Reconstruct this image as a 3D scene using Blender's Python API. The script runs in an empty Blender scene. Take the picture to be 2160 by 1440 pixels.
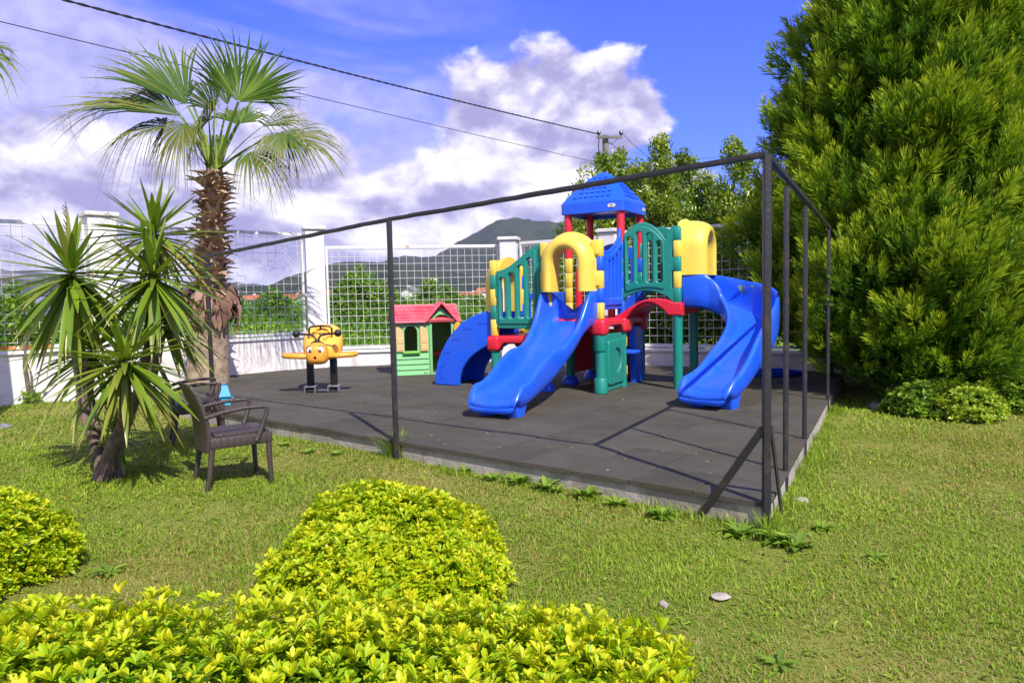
import bpy, bmesh, math, random
import numpy as np
from mathutils import Vector, Matrix, Euler
R = math.radians
scene = bpy.context.scene
col = scene.collection
# ------------------------------------------------------------------ camera
F_PX, CAM_Z = 1500.0, 1.53
PITCH, ROLL = math.atan(95/1500), R(-1.18)
cam_d = bpy.data.cameras.new('camera'); cam = bpy.data.objects.new('camera', cam_d); col.objects.link(cam)
cam_d.sensor_width = 36.0; cam_d.lens = F_PX/2160*36; cam_d.clip_start = 0.05; cam_d.clip_end = 20000
CAM_M = Euler((R(90)-PITCH, 0, 0)).to_matrix() @ Matrix.Rotation(ROLL, 3, 'Z')
cam.matrix_world = Matrix.Translation((0, 0, CAM_Z)) @ CAM_M.to_4x4()
scene.camera = cam
scene.render.resolution_x, scene.render.resolution_y = 1024, 682
# ------------------------------------------------------------------ exposure, sun, sky
vs = scene.view_settings
vs.view_transform = 'Standard'; vs.look = 'None'; vs.gamma = 1.0; vs.exposure = 0.55
SUN_TO = Vector((0.40, -0.85, 1.0)).normalized()
SUN_EL = math.asin(SUN_TO.z); SUN_AZ = math.atan2(SUN_TO.x, SUN_TO.y)
sun_d = bpy.data.lights.new('sun', 'SUN'); sun_d.energy = 4.3; sun_d.angle = R(0.5); sun_d.color = (1.0, 0.955, 0.87)
sun = bpy.data.objects.new('sun', sun_d); col.objects.link(sun)
sun.rotation_euler = SUN_TO.to_track_quat('Z', 'Y').to_euler(); sun.location = (3, -6, 12)

class NG:
    """small helper for node graphs"""
    def __init__(s, tree): s.t = tree; s.t.nodes.clear()
    def n(s, typ, **kw):
        nd = s.t.nodes.new(typ)
        for k, v in kw.items():
            if k.startswith('i_'): nd.inputs[k[2:].replace('_', ' ')].default_value = v
            else: setattr(nd, k, v)
        return nd
    def l(s, a, b): s.t.links.new(a, b)
    def _in(s, sock, v):
        if v is None: return
        if hasattr(v, 'is_output'): s.l(v, sock)
        else: sock.default_value = v
    def m(s, op, a, b=None, c=None, clamp=False):
        nd = s.n('ShaderNodeMath', operation=op, use_clamp=clamp)
        s._in(nd.inputs[0], a); s._in(nd.inputs[1], b); s._in(nd.inputs[2], c)
        return nd.outputs[0]
    def sm(s, x, a, b):            # smoothstep a..b
        nd = s.n('ShaderNodeMapRange', interpolation_type='SMOOTHSTEP')
        s._in(nd.inputs[0], x); nd.inputs[1].default_value = a; nd.inputs[2].default_value = b
        return nd.outputs[0]
    def mix(s, f, a, b, blend='MIX'):
        nd = s.n('ShaderNodeMix', data_type='RGBA', blend_type=blend)
        s._in(nd.inputs[0], f); s._in(nd.inputs[6], a); s._in(nd.inputs[7], b)
        return nd.outputs[2]
    def noise(s, vec, scale, detail=4, rough=0.5, dist=0.0, dims='3D'):
        nd = s.n('ShaderNodeTexNoise', noise_dimensions=dims)
        if vec is not None: s.l(vec, nd.inputs['Vector'])
        nd.inputs['Scale'].default_value = scale; nd.inputs['Detail'].default_value = detail
        nd.inputs['Roughness'].default_value = rough; nd.inputs['Distortion'].default_value = dist
        return nd.outputs[0]

world = bpy.data.worlds.new('World'); scene.world = world; world.use_nodes = True
def build_sky():
    g = NG(world.node_tree)
    out = g.n('ShaderNodeOutputWorld'); bg = g.n('ShaderNodeBackground')
    sky = g.n('ShaderNodeTexSky', sky_type='NISHITA', sun_disc=False, sun_elevation=SUN_EL, sun_rotation=SUN_AZ)
    sky.air_density = 1.0; sky.dust_density = 0.3; sky.ozone_density = 3.0
    tc = g.n('ShaderNodeTexCoord'); sep = g.n('ShaderNodeSeparateXYZ'); g.l(tc.outputs['Generated'], sep.inputs[0])
    x, y, z = sep.outputs
    az = g.m('MULTIPLY', g.m('ARCTAN2', x, y), 57.2958)
    el = g.m('MULTIPLY', g.m('ARCSINE', z), 57.2958)
    def vec(sx, sy, ox=0, oy=0, oz=0):
        c = g.n('ShaderNodeCombineXYZ'); g.l(g.m('MULTIPLY_ADD', az, sx, ox), c.inputs[0]); g.l(g.m('MULTIPLY_ADD', el, sy, oy), c.inputs[1]); c.inputs[2].default_value = oz
        return c.outputs[0]
    def blob(a0, e0, ra, re):      # 1 in the centre, 0 at the rim of an ellipse in azimuth / elevation
        d = g.m('ADD', g.m('POWER', g.m('DIVIDE', g.m('SUBTRACT', az, a0), ra), 2.0), g.m('POWER', g.m('DIVIDE', g.m('SUBTRACT', el, e0), re), 2.0))
        return g.m('SUBTRACT', 1.0, g.m('SQRT', d))
    def mx(*a):
        r = a[0]
        for b in a[1:]: r = g.m('MAXIMUM', r, b)
        return r
    tint = g.mix(1.0, sky.outputs[0], (0.44, 0.58, 1.95, 1), 'MULTIPLY')
    # thin streaky sheet on the left
    n_st = g.noise(vec(0.045, 0.13, 3, 1), 1.0, 6, 0.55, 0.6)
    side = g.m('ADD', g.sm(g.m('ADD', az, g.m('MULTIPLY', el, 0.55)), 19.0, -10.0), 0.0)
    low = g.sm(el, 26.0, 4.0)
    veil = g.m('MULTIPLY', g.m('MULTIPLY', side, g.sm(g.m('ADD', n_st, g.m('MULTIPLY', low, 0.10)), 0.30, 0.56)), 0.92)
    # heaped clouds
    def cumulus(off_e):
        v1 = vec(0.10, 0.16, 7, 2 + off_e*0.16); n1 = g.noise(v1, 0.9, 9, 0.54, 0.15)
        e2 = g.m('ADD', el, off_e)
        return n1
    zone = mx(blob(2.5, 12.5, 10.5, 6.5), blob(8.0, 13.0, 5.0, 4.0), blob(-3.0, 7.0, 16, 6.0), blob(-22, 4.5, 24, 6.5), blob(12.5, 9.0, 5.0, 1.8),
              g.m('MULTIPLY', blob(-33, 9, 14, 4.0), 0.8), g.m('MULTIPLY', blob(-16, 10, 7, 4.0), 0.9), blob(35.5, 20.5, 3.5, 2.2), blob(110, 25, 50, 18), blob(-120, 28, 55, 18), blob(180, 30, 50, 16))
    n_a, n_b = cumulus(0.0), cumulus(1.6)
    dens = g.m('ADD', g.m('MULTIPLY', zone, 0.78), g.m('MULTIPLY', g.m('SUBTRACT', n_a, 0.48), 1.6))
    dens_up = g.m('ADD', g.m('MULTIPLY', zone, 0.78), g.m('MULTIPLY', g.m('SUBTRACT', n_b, 0.48), 1.6))
    cov = g.sm(dens, 0.03, 0.17)
    n_f = g.noise(vec(0.33, 0.45, 1, 5), 1.0, 6, 0.6, 0.2)
    lit = g.sm(g.m('ADD', g.m('SUBTRACT', dens, dens_up), g.m('MULTIPLY', g.m('SUBTRACT', n_f, 0.5), 0.55)), -0.20, 0.24)
    c_cum = g.mix(lit, (3.0, 2.85, 5.2, 1), (8.6, 8.3, 9.4, 1))
    c_veil = g.mix(g.sm(n_f, 0.3, 0.7), (3.2, 3.15, 6.0, 1), (4.9, 4.8, 7.9, 1))
    c = g.mix(veil, tint, c_veil)
    c = g.mix(cov, c, c_cum)
    g.l(c, bg.inputs[0]); bg.inputs[1].default_value = 0.1
    g.l(bg.outputs[0], out.inputs[0])
build_sky()
# ------------------------------------------------------------------ pixel -> place
def ray(px, py):
    return CAM_M @ Vector(((px-1080)/F_PX, -(py-720)/F_PX, -1))
def at(px, py, z=0.0):             # the point of height z seen at a pixel of the photograph
    d = ray(px, py); t = (z-CAM_Z)/d.z
    return Vector((d.x*t, d.y*t, z))
def atY(px, py, Y):                # the point at distance Y seen at a pixel
    d = ray(px, py); t = Y/d.y
    return Vector((d.x*t, Y, CAM_Z+d.z*t))
# ------------------------------------------------------------------ mesh helpers
class MB:
    def __init__(s): s.v = []; s.f = []
    def add(s, vs, fs):
        o = len(s.v); s.v += [tuple(p) for p in vs]; s.f += [tuple(i+o for i in f) for f in fs]; return s
    def bm(s, b, M=None):
        b.verts.index_update()
        s.add([(M @ v.co) if M else v.co.copy() for v in b.verts], [[v.index for v in f.verts] for f in b.faces]); b.free(); return s
    def box(s, c, size, rot=None, r=0.0, seg=2):
        b = bmesh.new(); bmesh.ops.create_cube(b, size=1.0)
        for v in b.verts: v.co = Vector((v.co.x*size[0], v.co.y*size[1], v.co.z*size[2]))
        if r > 0: bmesh.ops.bevel(b, geom=b.edges[:], offset=r, segments=seg, affect='EDGES', profile=0.5)
        M = Matrix.Translation(c) @ (rot.to_4x4() if rot else Matrix.Identity(4))
        return s.bm(b, M)
    def tube(s, pts, rad, n=8, caps=True):
        pts = [Vector(p) for p in pts]
        if not hasattr(rad, '__len__'): rad = [rad]*len(pts)
        rings = []; prev = None
        for i, p in enumerate(pts):
            d = (pts[min(i+1, len(pts)-1)]-pts[max(i-1, 0)]).normalized()
            if prev is None:
                a = d.orthogonal().normalized()
                if abs(d.z) < 0.9: a = d.cross(Vector((0, 0, 1))).normalized()
            else:
                a = (prev-d*prev.dot(d)).normalized()
            prev = a; b = d.cross(a)
            rings.append([p+(a*math.cos(2*math.pi*k/n)+b*math.sin(2*math.pi*k/n))*rad[i] for k in range(n)])
        return s.loft(rings, caps)
    def loft(s, rings, caps=True, closed=False):
        n = len(rings[0]); o = [p for r in rings for p in r]; f = []
        for i in range(len(rings)-(0 if closed else 1)):
            j = (i+1) % len(rings)
            for k in range(n):
                f.append((i*n+k, i*n+(k+1) % n, j*n+(k+1) % n, j*n+k))
        if caps and not closed:
            f.append(tuple(range(n-1, -1, -1))); f.append(tuple((len(rings)-1)*n+k for k in range(n)))
        return s.add(o, f)
    def ball(s, c, r, seg=12, rings=8, M=None):
        b = bmesh.new(); bmesh.ops.create_uvsphere(b, u_segments=seg, v_segments=rings, radius=1.0)
        rr = r if hasattr(r, '__len__') else (r, r, r)
        T = Matrix.Translation(c) @ (M.to_4x4() if M else Matrix.Identity(4)) @ Matrix.Diagonal((*rr, 1))
        return s.bm(b, T)
    def lathe(s, prof, c=(0, 0, 0), n=16, caps=True):
        c = Vector(c)
        return s.loft([[c+Vector((r*math.cos(2*math.pi*k/n), r*math.sin(2*math.pi*k/n), z)) for k in range(n)] for r, z in prof], caps)
    def build(s, name, m, parent=None, smooth=40, subsurf=0, bevel=0):
        me = bpy.data.meshes.new(name); me.from_pydata(s.v, [], s.f); me.validate()
        return finish(me, name, m, parent, smooth, subsurf, bevel)
def finish(me, name, m, parent=None, smooth=40, subsurf=0, bevel=0):
    b = bmesh.new(); b.from_mesh(me); bmesh.ops.recalc_face_normals(b, faces=b.faces[:]); b.to_mesh(me); b.free()
    if smooth:
        me.shade_smooth(); me.set_sharp_from_angle(angle=R(smooth))
    else: me.shade_flat()
    me.materials.append(m)
    o = bpy.data.objects.new(name, me); col.objects.link(o)
    if parent: o.parent = parent
    if bevel:
        md = o.modifiers.new('bevel', 'BEVEL'); md.width = bevel; md.segments = 2; md.limit_method = 'ANGLE'
    if subsurf:
        md = o.modifiers.new('subsurf', 'SUBSURF'); md.levels = subsurf; md.render_levels = subsurf
    return o
def tag(o, label=None, cat=None, group=None, kind=None):
    if label: o['label'] = label
    if cat: o['category'] = cat
    if group: o['group'] = group
    if kind: o['kind'] = kind
    return o
def empty(name, loc, rz=0, label=None, cat=None, group=None):
    o = bpy.data.objects.new(name, None); col.objects.link(o); o.location = loc; o.rotation_euler = (0, 0, rz)
    o.empty_display_size = 0.2
    return tag(o, label, cat, group)
def kids(o): return [c for c in bpy.data.objects if c.parent == o]
def copy_tree(o, parent=None):
    ch = kids(o); c = o.copy(); col.objects.link(c)
    if parent: c.parent = parent
    for k in ch: copy_tree(k, c)
    return c
def flat_panel(outline, holes, thick, bevel, M):
    """a moulded plate with holes: 2-D outline given in metres, M maps (x, y, depth) to its place -> verts, faces"""
    cu = bpy.data.curves.new('tmp', 'CURVE'); cu.dimensions = '2D'; cu.fill_mode = 'BOTH'
    cu.extrude = thick/2-bevel; cu.bevel_depth = bevel; cu.bevel_resolution = 2; cu.offset = -bevel
    for loop in [outline]+list(holes):
        sp = cu.splines.new('POLY'); sp.points.add(len(loop)-1); sp.use_cyclic_u = True
        for p, q in zip(sp.points, loop): p.co = (q[0], q[1], 0, 1)
    ob = bpy.data.objects.new('tmp', cu); col.objects.link(ob)
    dg = bpy.context.evaluated_depsgraph_get(); ev = ob.evaluated_get(dg); me = ev.to_mesh()
    vv = [M @ v.co for v in me.vertices]; ff = [list(p.vertices) for p in me.polygons]
    ev.to_mesh_clear(); bpy.data.objects.remove(ob); bpy.data.curves.remove(cu)
    return vv, ff
def rrect(x0, y0, x1, y1, r, n=5):
    r = min(r, (x1-x0)/2-1e-4, (y1-y0)/2-1e-4); p = []
    for cx, cy, a0 in ((x1-r, y0+r, -90), (x1-r, y1-r, 0), (x0+r, y1-r, 90), (x0+r, y0+r, 180)):
        for k in range(n+1):
            a = R(a0+90*k/n); p.append((cx+r*math.cos(a), cy+r*math.sin(a)))
    return p
# ------------------------------------------------------------------ numpy foliage helpers
def unit(a): return a/np.maximum(np.linalg.norm(a, axis=-1, keepdims=True), 1e-9)
class NP:
    """gathers many small leaves (template copies) into one mesh with a 'tint' value per corner"""
    def __init__(s): s.V = []; s.F = []; s.T = []; s.n = 0
    def raw(s, V, F, T):
        s.V.append(np.asarray(V, float).reshape(-1, 3)); s.T.append(np.asarray(T, float).reshape(-1)); s.F.append(np.asarray(F)+s.n); s.n += len(s.V[-1])
    def inst(s, tmpl, pos, axis, nrm, L, W, tint, tgrad=0.0):
        T, F = tmpl; n = len(pos); axis = unit(axis); side = unit(np.cross(axis, nrm)); nrm = np.cross(side, axis)
        L = np.broadcast_to(L, (n,)); W = np.broadcast_to(W, (n,))
        V = pos[:, None, :] + (L[:, None]*T[None, :, 0])[..., None]*axis[:, None, :] + (W[:, None]*T[None, :, 1])[..., None]*side[:, None, :] + (L[:, None]*T[None, :, 2])[..., None]*nrm[:, None, :]
        k = len(T); o = (np.arange(n)*k)[:, None]
        tt = np.broadcast_to(tint, (n,))[:, None]+tgrad*(T[None, :, 0]-0.5)
        base = s.n
        s.V.append(V.reshape(-1, 3)); s.T.append(tt.reshape(-1)); s.n += n*k
        for f in F: s.F.append(o+np.array(f)[None, :]+base)
    def build(s, name, m, parent=None, smooth=True):
        V = np.concatenate(s.V).astype(np.float32); T = np.clip(np.concatenate(s.T), 0, 1).astype(np.float32)
        tot = np.concatenate([np.full(len(f), f.shape[1]) for f in s.F]); lv = np.concatenate([f.reshape(-1) for f in s.F])
        st = np.concatenate([[0], np.cumsum(tot)[:-1]])
        me = bpy.data.meshes.new(name)
        me.vertices.add(len(V)); me.vertices.foreach_set('co', V.reshape(-1))
        me.loops.add(len(lv)); me.loops.foreach_set('vertex_index', lv.astype(np.int32))
        me.polygons.add(len(tot)); me.polygons.foreach_set('loop_start', st.astype(np.int32)); 
        at_ = me.attributes.new('tint', 'FLOAT', 'POINT'); at_.data.foreach_set('value', T)
        me.update(calc_edges=True); me.validate()
        if smooth: me.shade_smooth()
        else: me.shade_flat()
        me.materials.append(m)
        o = bpy.data.objects.new(name, me); col.objects.link(o)
        if parent: o.parent = parent
        return o
KITE = (np.array([(0, 0, 0), (.5, -.5, .10), (1, 0, -.06), (.5, .5, .10)]), [(0, 1, 2), (0, 2, 3)])
OBOV = (np.array([(0, 0, 0), (.62, 0, -.01), (1, 0, -.10), (.42, -.34, .06), (.76, -.48, .05), (.42, .34, .06), (.76, .48, .05)]), [(0, 3, 4, 2, 1), (0, 1, 2, 6, 5)])
BLADE = (np.array([(0, -.5, 0), (0, .5, 0), (.55, .4, .06), (.55, -.4, .06), (1, 0, -.08)]), [(0, 1, 2, 3), (3, 2, 4)])
SPRIG = (np.array([(0, 0, 0), (.4, -.5, .04), (1, 0, .0), (.4, .5, .04)]), [(0, 1, 2, 3)])
def rdir(rng, n): return unit(rng.normal(size=(n, 3)))
# ------------------------------------------------------------------ materials
def mat(name, c, rough=0.5, var=0.0, vscale=3.0, c2=None, bump=0.0, bscale=40.0, metal=0.0, spec=0.5, coat=0.0, detail=5, dist=0.0, thr=(0.35, 0.65)):
    m = bpy.data.materials.new(name); m.use_nodes = True; g = NG(m.node_tree)
    out = g.n('ShaderNodeOutputMaterial'); b = g.n('ShaderNodeBsdfPrincipled'); g.l(b.outputs[0], out.inputs[0])
    b.inputs['Base Color'].default_value = (*c, 1); b.inputs['Roughness'].default_value = rough; b.inputs['Metallic'].default_value = metal
    b.inputs['Specular IOR Level'].default_value = spec; b.inputs['Coat Weight'].default_value = coat
    tc = g.n('ShaderNodeTexCoord'); P = tc.outputs['Object']
    if c2 is None and var: c2 = tuple(max(0, x*(1-var)) for x in c)
    if c2 is not None:
        n = g.noise(P, vscale, detail, 0.6, dist); f = g.sm(n, *thr)
        g.l(g.mix(f, (*c, 1), (*c2, 1)), b.inputs['Base Color'])
        g.l(g.m('MULTIPLY_ADD', f, 0.14, rough-0.05), b.inputs['Roughness'])
    if bump:
        n2 = g.noise(P, bscale, 4, 0.6); bp = g.n('ShaderNodeBump'); bp.inputs['Strength'].default_value = bump; bp.inputs['Distance'].default_value = 0.01
        g.l(n2, bp.inputs['Height']); g.l(bp.outputs[0], b.inputs['Normal'])
    m['g'] = 0
    return m
def leafmat(name, stops, rough=0.45, trans=0.3, spec=0.4, tboost=1.5):
    """leaf material: colour ramp over the 'tint' value, with light shining through"""
    m = bpy.data.materials.new(name); m.use_nodes = True; g = NG(m.node_tree)
    out = g.n('ShaderNodeOutputMaterial'); b = g.n('ShaderNodeBsdfPrincipled'); t = g.n('ShaderNodeBsdfTranslucent'); mx = g.n('ShaderNodeMixShader')
    a = g.n('ShaderNodeAttribute', attribute_name='tint'); r = g.n('ShaderNodeValToRGB'); g.l(a.outputs['Fac'], r.inputs[0])
    el = r.color_ramp.elements
    while len(el) > 1: el.remove(el[-1])
    el[0].position = stops[0][0]; el[0].color = (*stops[0][1], 1)
    for p, c in stops[1:]: e = el.new(p); e.color = (*c, 1)
    g.l(r.outputs[0], b.inputs['Base Color'])
    tb = g.mix(1.0, r.outputs[0], (tboost, tboost*1.05, tboost*0.6, 1), 'MULTIPLY'); g.l(tb, t.inputs[0])
    b.inputs['Roughness'].default_value = rough; b.inputs['Specular IOR Level'].default_value = spec
    mx.inputs[0].default_value = trans; g.l(b.outputs[0], mx.inputs[1]); g.l(t.outputs[0], mx.inputs[2]); g.l(mx.outputs[0], out.inputs[0])
    return m
# ================================================================== SETTING
SLAB = 0.18
def ground_mat(name, cA, cB, cC, s1, s2):
    m = bpy.data.materials.new(name); m.use_nodes = True; g = NG(m.node_tree)
    out = g.n('ShaderNodeOutputMaterial'); b = g.n('ShaderNodeBsdfPrincipled'); g.l(b.outputs[0], out.inputs[0])
    P = g.n('ShaderNodeTexCoord').outputs['Object']
    f1 = g.sm(g.noise(P, s1, 5, 0.6, 0.3), 0.38, 0.62); f2 = g.sm(g.noise(P, s2, 4, 0.7), 0.35, 0.65)
    c = g.mix(f1, (*cA, 1), (*cB, 1)); c = g.mix(g.m('MULTIPLY', f2, 0.6), c, (*cC, 1)); g.l(c, b.inputs['Base Color'])
    b.inputs['Roughness'].default_value = 0.95; b.inputs['Specular IOR Level'].default_value = 0.1
    bp = g.n('ShaderNodeBump'); bp.inputs['Strength'].default_value = 0.6; bp.inputs['Distance'].default_value = 0.02
    g.l(g.noise(P, s2*2, 4, 0.7), bp.inputs['Height']); g.l(bp.outputs[0], b.inputs['Normal'])
    return m
M_FIELD = ground_mat('field_earth', (.16, .26, .025), (.22, .30, .04), (.13, .19, .025), 0.15, 2.0)
M_LAWN = ground_mat('lawn_earth', (.17, .20, .03), (.26, .24, .06), (.14, .20, .025), 0.9, 28.0)
mb = MB(); mb.add([(-9000, -2000, -0.06), (9000, -2000, -0.06), (9000, 9000, -0.06), (-9000, 9000, -0.06)], [(0, 1, 2, 3)])
tag(mb.build('ground', M_FIELD, smooth=0), kind='structure')
def lawn_h(x, y):
    return 0.018*np.sin(1.3*x+0.4)*np.cos(1.1*y)+0.010*np.sin(3.1*x+1.7*y)
rng = np.random.default_rng(4)
xs, ys = np.linspace(-11, 13, 121), np.linspace(-3, 14, 86)
gx, gy = np.meshgrid(xs, ys); gz = lawn_h(gx, gy)
mb = MB(); nx = len(xs)
mb.add(np.stack([gx, gy, gz], -1).reshape(-1, 3).tolist(), [(j*nx+i, j*nx+i+1, (j+1)*nx+i+1, (j+1)*nx+i) for j in range(len(ys)-1) for i in range(nx-1)])
tag(mb.build('lawn', M_LAWN), kind='structure')
# ---- playground pad: concrete base and rubber tiles
CORNER = Vector((1.62, 4.50))
E1 = Vector((-0.774, 0.633)).normalized(); E2 = Vector((0.473, 0.881)).normalized()
W_L0, W_C1, W_C2, W_R = Vector((-7.75, 10.9)), Vector((-3.92, 14.34)), Vector((-0.02, 14.9)), Vector((2.85, 13.2))
W_DL = (W_C1-W_L0).normalized(); W_DR = (W_R-W_C2).normalized()
W_END = W_C2+W_DR*12.5; W_BEG = W_L0-W_DL*7.0
pad = [CORNER, CORNER+E2*7.4, W_C2+W_DR*6.0, W_C2, W_C1, W_L0+W_DL*2.9, Vector((-4.75, 9.75)), CORNER+E1*7.4]
M_CONC = mat('old_concrete', (.44, .40, .34), 0.9, c2=(.26, .23, .185), vscale=2.6, bump=1.0, bscale=22, dist=1.2, detail=9)
def prism(poly, z0, z1, inset=0.0):
    n = len(poly); b = MB()
    return b.add([(p[0], p[1], z0) for p in poly]+[(p[0], p[1], z1) for p in poly], [tuple(range(n-1, -1, -1)), tuple(range(n, 2*n))]+[(i, (i+1) % n, n+(i+1) % n, n+i) for i in range(n)])
tag(prism(pad, -0.05, SLAB-0.035).build('playground_pad', M_CONC, smooth=0), kind='structure')
def clip(poly, a, b):              # keep what lies left of a->b
    o = []; n = len(poly); d = b-a
    s = lambda p: d.x*(p[1]-a.y)-d.y*(p[0]-a.x)
    for i in range(n):
        p, q = poly[i], poly[(i+1) % n]; sp, sq = s(p), s(q)
        if sp >= 0: o.append(p)
        if (sp >= 0) != (sq >= 0):
            t = sp/(sp-sq); o.append((p[0]+(q[0]-p[0])*t, p[1]+(q[1]-p[1])*t))
    return o
def tile_mat():
    m = bpy.data.materials.new('rubber_granulate'); m.use_nodes = True; g = NG(m.node_tree)
    out = g.n('ShaderNodeOutputMaterial'); b = g.n('ShaderNodeBsdfPrincipled'); g.l(b.outputs[0], out.inputs[0])
    P = g.n('ShaderNodeTexCoord').outputs['Object']
    big = g.sm(g.noise(P, 0.55, 5, 0.65, 0.6), 0.36, 0.66); mid = g.sm(g.noise(P, 3.2, 5, 0.7, 0.4), 0.38, 0.72)
    a = g.n('ShaderNodeAttribute', attribute_name='tint')
    c = g.mix(a.outputs['Fac'], (.094, .086, .066, 1), (.156, .144, .110, 1))
    c = g.mix(g.m('MULTIPLY', big, 0.75), c, (.128, .106, .064, 1)); c = g.mix(g.m('MULTIPLY', mid, 0.45), c, (.20, .185, .15, 1))
    v = g.n('ShaderNodeTexVoronoi'); v.inputs['Scale'].default_value = 210; g.l(P, v.inputs['Vector'])
    c = g.mix(0.35, c, g.mix(v.outputs['Color'], (.0, .0, .0, 1), (.2, .18, .16, 1)), 'OVERLAY')
    crumb = g.sm(g.noise(P, 16, 3, 0.5), 0.735, 0.765)
    c = g.mix(crumb, c, (.34, .30, .24, 1)); g.l(c, b.inputs['Base Color'])
    b.inputs['Roughness'].default_value = 0.82; b.inputs['Specular IOR Level'].default_value = 0.3
    bp = g.n('ShaderNodeBump'); bp.inputs['Strength'].default_value = 0.9; bp.inputs['Distance'].default_value = 0.008
    g.l(g.m('ADD', v.outputs['Distance'], g.noise(P, 60, 4, 0.7)), bp.inputs['Height']); g.l(bp.outputs[0], b.inputs['Normal'])
    return m
EP = Vector((-E1.y, E1.x)); EP = EP if EP.y > 0 else -EP       # square to the front edge
tiles = NP(); T0 = 0.5; rt = random.Random(3)
lip = [CORNER-E1*0.02-E2*0.03, CORNER+E2*7.4]+pad[2:7]+[CORNER+E1*7.4-E2*0.03]
for i in range(-14, 26):
    off = 0.25 if False else 0.0
    for j in range(-1, 26):
        g_ = 0.0016+0.0030*rt.random()+(0.004 if rt.random() < .2 else 0)
        q = [CORNER+E1*(i*T0+g_)+EP*(j*T0+g_-0.03), CORNER+E1*((i+1)*T0-g_)+EP*(j*T0+g_-0.03), CORNER+E1*((i+1)*T0-g_)+EP*((j+1)*T0-g_-0.03), CORNER+E1*(i*T0+g_)+EP*((j+1)*T0-g_-0.03)]
        poly = [(p.x, p.y) for p in q]
        if sum(poly[k][0]*poly[(k+1) % 4][1]-poly[(k+1) % 4][0]*poly[k][1] for k in range(4)) < 0: poly.reverse()
        for k in range(len(lip)):
            poly = clip(poly, lip[k], lip[(k+1) % len(lip)]) if len(poly) > 2 else poly
        if len(poly) < 3: continue
        area = abs(sum(poly[k][0]*poly[(k+1) % len(poly)][1]-poly[(k+1) % len(poly)][0]*poly[k][1] for k in range(len(poly))))/2
        if area < 0.004: continue
        n = len(poly); cx, cy = sum(p[0] for p in poly)/n, sum(p[1] for p in poly)/n
        dz, tx, ty = rt.uniform(-.003, .003), rt.uniform(-.005, .005), rt.uniform(-.005, .005); tn = rt.random()
        zz = lambda p: SLAB+dz+(p[0]-cx)*tx+(p[1]-cy)*ty
        ins = [(cx+(p[0]-cx)*(1-0.005/0.25), cy+(p[1]-cy)*(1-0.005/0.25)) for p in poly]
        V = [(p[0], p[1], SLAB-0.035) for p in poly]+[(p[0], p[1], zz(p)-0.004) for p in poly]+[(p[0], p[1], zz(p)) for p in ins]
        b0 = tiles.n; tiles.V.append(np.array(V)); tiles.T.append(np.full(len(V), tn)); tiles.n += len(V)
        for k in range(n):
            k2 = (k+1) % n
            tiles.F.append(np.array([[b0+k, b0+k2, b0+n+k2, b0+n+k]])); tiles.F.append(np.array([[b0+n+k, b0+n+k2, b0+2*n+k2, b0+2*n+k]]))
        tiles.F.append(np.array([[b0+2*n+k for k in range(n)]]))
tag(tiles.build('rubber_paving', tile_mat(), smooth=False), kind='structure')
# ---- perimeter walls, columns, mesh fences
def plaster(name, c, c2, s):
    return mat(name, c, 0.85, c2=c2, vscale=s, bump=0.25, bscale=30, detail=9, dist=1.4, thr=(0.46, 0.76))
M_PLASTER = plaster('white_plaster', (.72, .68, .66), (.50, .46, .43), 2.2)
M_COLUMN = plaster('white_column_paint', (.76, .73, .72), (.60, .57, .55), 2.0)
M_WIRE = mat('galvanised_wire', (.80, .78, .75), 0.5, var=0.15, vscale=6, metal=0.0)
M_FRAME = mat('white_steel_frame', (.72, .69, .67), 0.5, c2=(.35, .12, .03), vscale=2.6, thr=(.62, .78))
def wall(a, b, h, label, z0=-0.05, th=0.20):
    d = (b-a); L = d.length; rz = math.atan2(d.y, d.x)
    e = empty('perimeter_wall', (a.x, a.y, z0), rz, label, 'wall')
    MB().box((L/2, th/2, (h-z0-0.05)/2), (L, th, h-z0-0.05)).build('wall_body', M_PLASTER, e, smooth=0)
    MB().box((L/2, th/2-0.01, h-z0-0.025), (L, th+0.06, 0.05), r=0.006).build('coping', M_COLUMN, e, smooth=30)
    return e
M_RUST = mat('rusty_white_rail', (.55, .17, .03), 0.75, c2=(.72, .66, .60), vscale=3.5, thr=(.48, .62))
def mesh_fence(a, b, z0, z1, label, cell=0.15, th=0.10, r=0.0043, rust=False):
    d = (b-a); L = d.length; rz = math.atan2(d.y, d.x)
    e = empty('mesh_fence_panel', (a.x, a.y, z0), rz, label, 'fence', 'mesh fence panels on the wall')
    H = z1-z0
    MB().box((L/2, th, H-0.03), (L, 0.05, 0.06)).build('top_rail', M_FRAME, e, smooth=0)
    MB().box((L/2, th, 0.03), (L, 0.05, 0.05)).build('bottom_rail', M_RUST if rust else M_FRAME, e, smooth=0)
    for x in (0.025, L-0.025): MB().box((x, th, H/2), (0.04, 0.045, H-0.125)).build('side_rail', M_FRAME, e, smooth=0)
    w = MB(); n = int((L-0.1)/cell)
    x0 = (L-n*cell)/2; rr = random.Random(int(L*100))
    for i in range(n+1): w.tube([(x0+i*cell+rr.uniform(-.004, .004), th, 0.05), (x0+i*cell+rr.uniform(-.012, .012), th+rr.uniform(-.01, .01), H/2), (x0+i*cell+rr.uniform(-.004, .004), th, H-0.06)], r, 4, False)
    k = int((H-0.11)/cell); y0 = 0.055+((H-0.11)-k*cell)/2
    for j in range(k+1):
        w.tube([(0.05+(L-0.1)*q/6, th-0.007+rr.uniform(-.004, .004), y0+j*cell+rr.uniform(-.005, .005)) for q in range(7)], r, 4, False)
    w.build('wire_mesh', M_WIRE, e, smooth=0)
    return e
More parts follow.
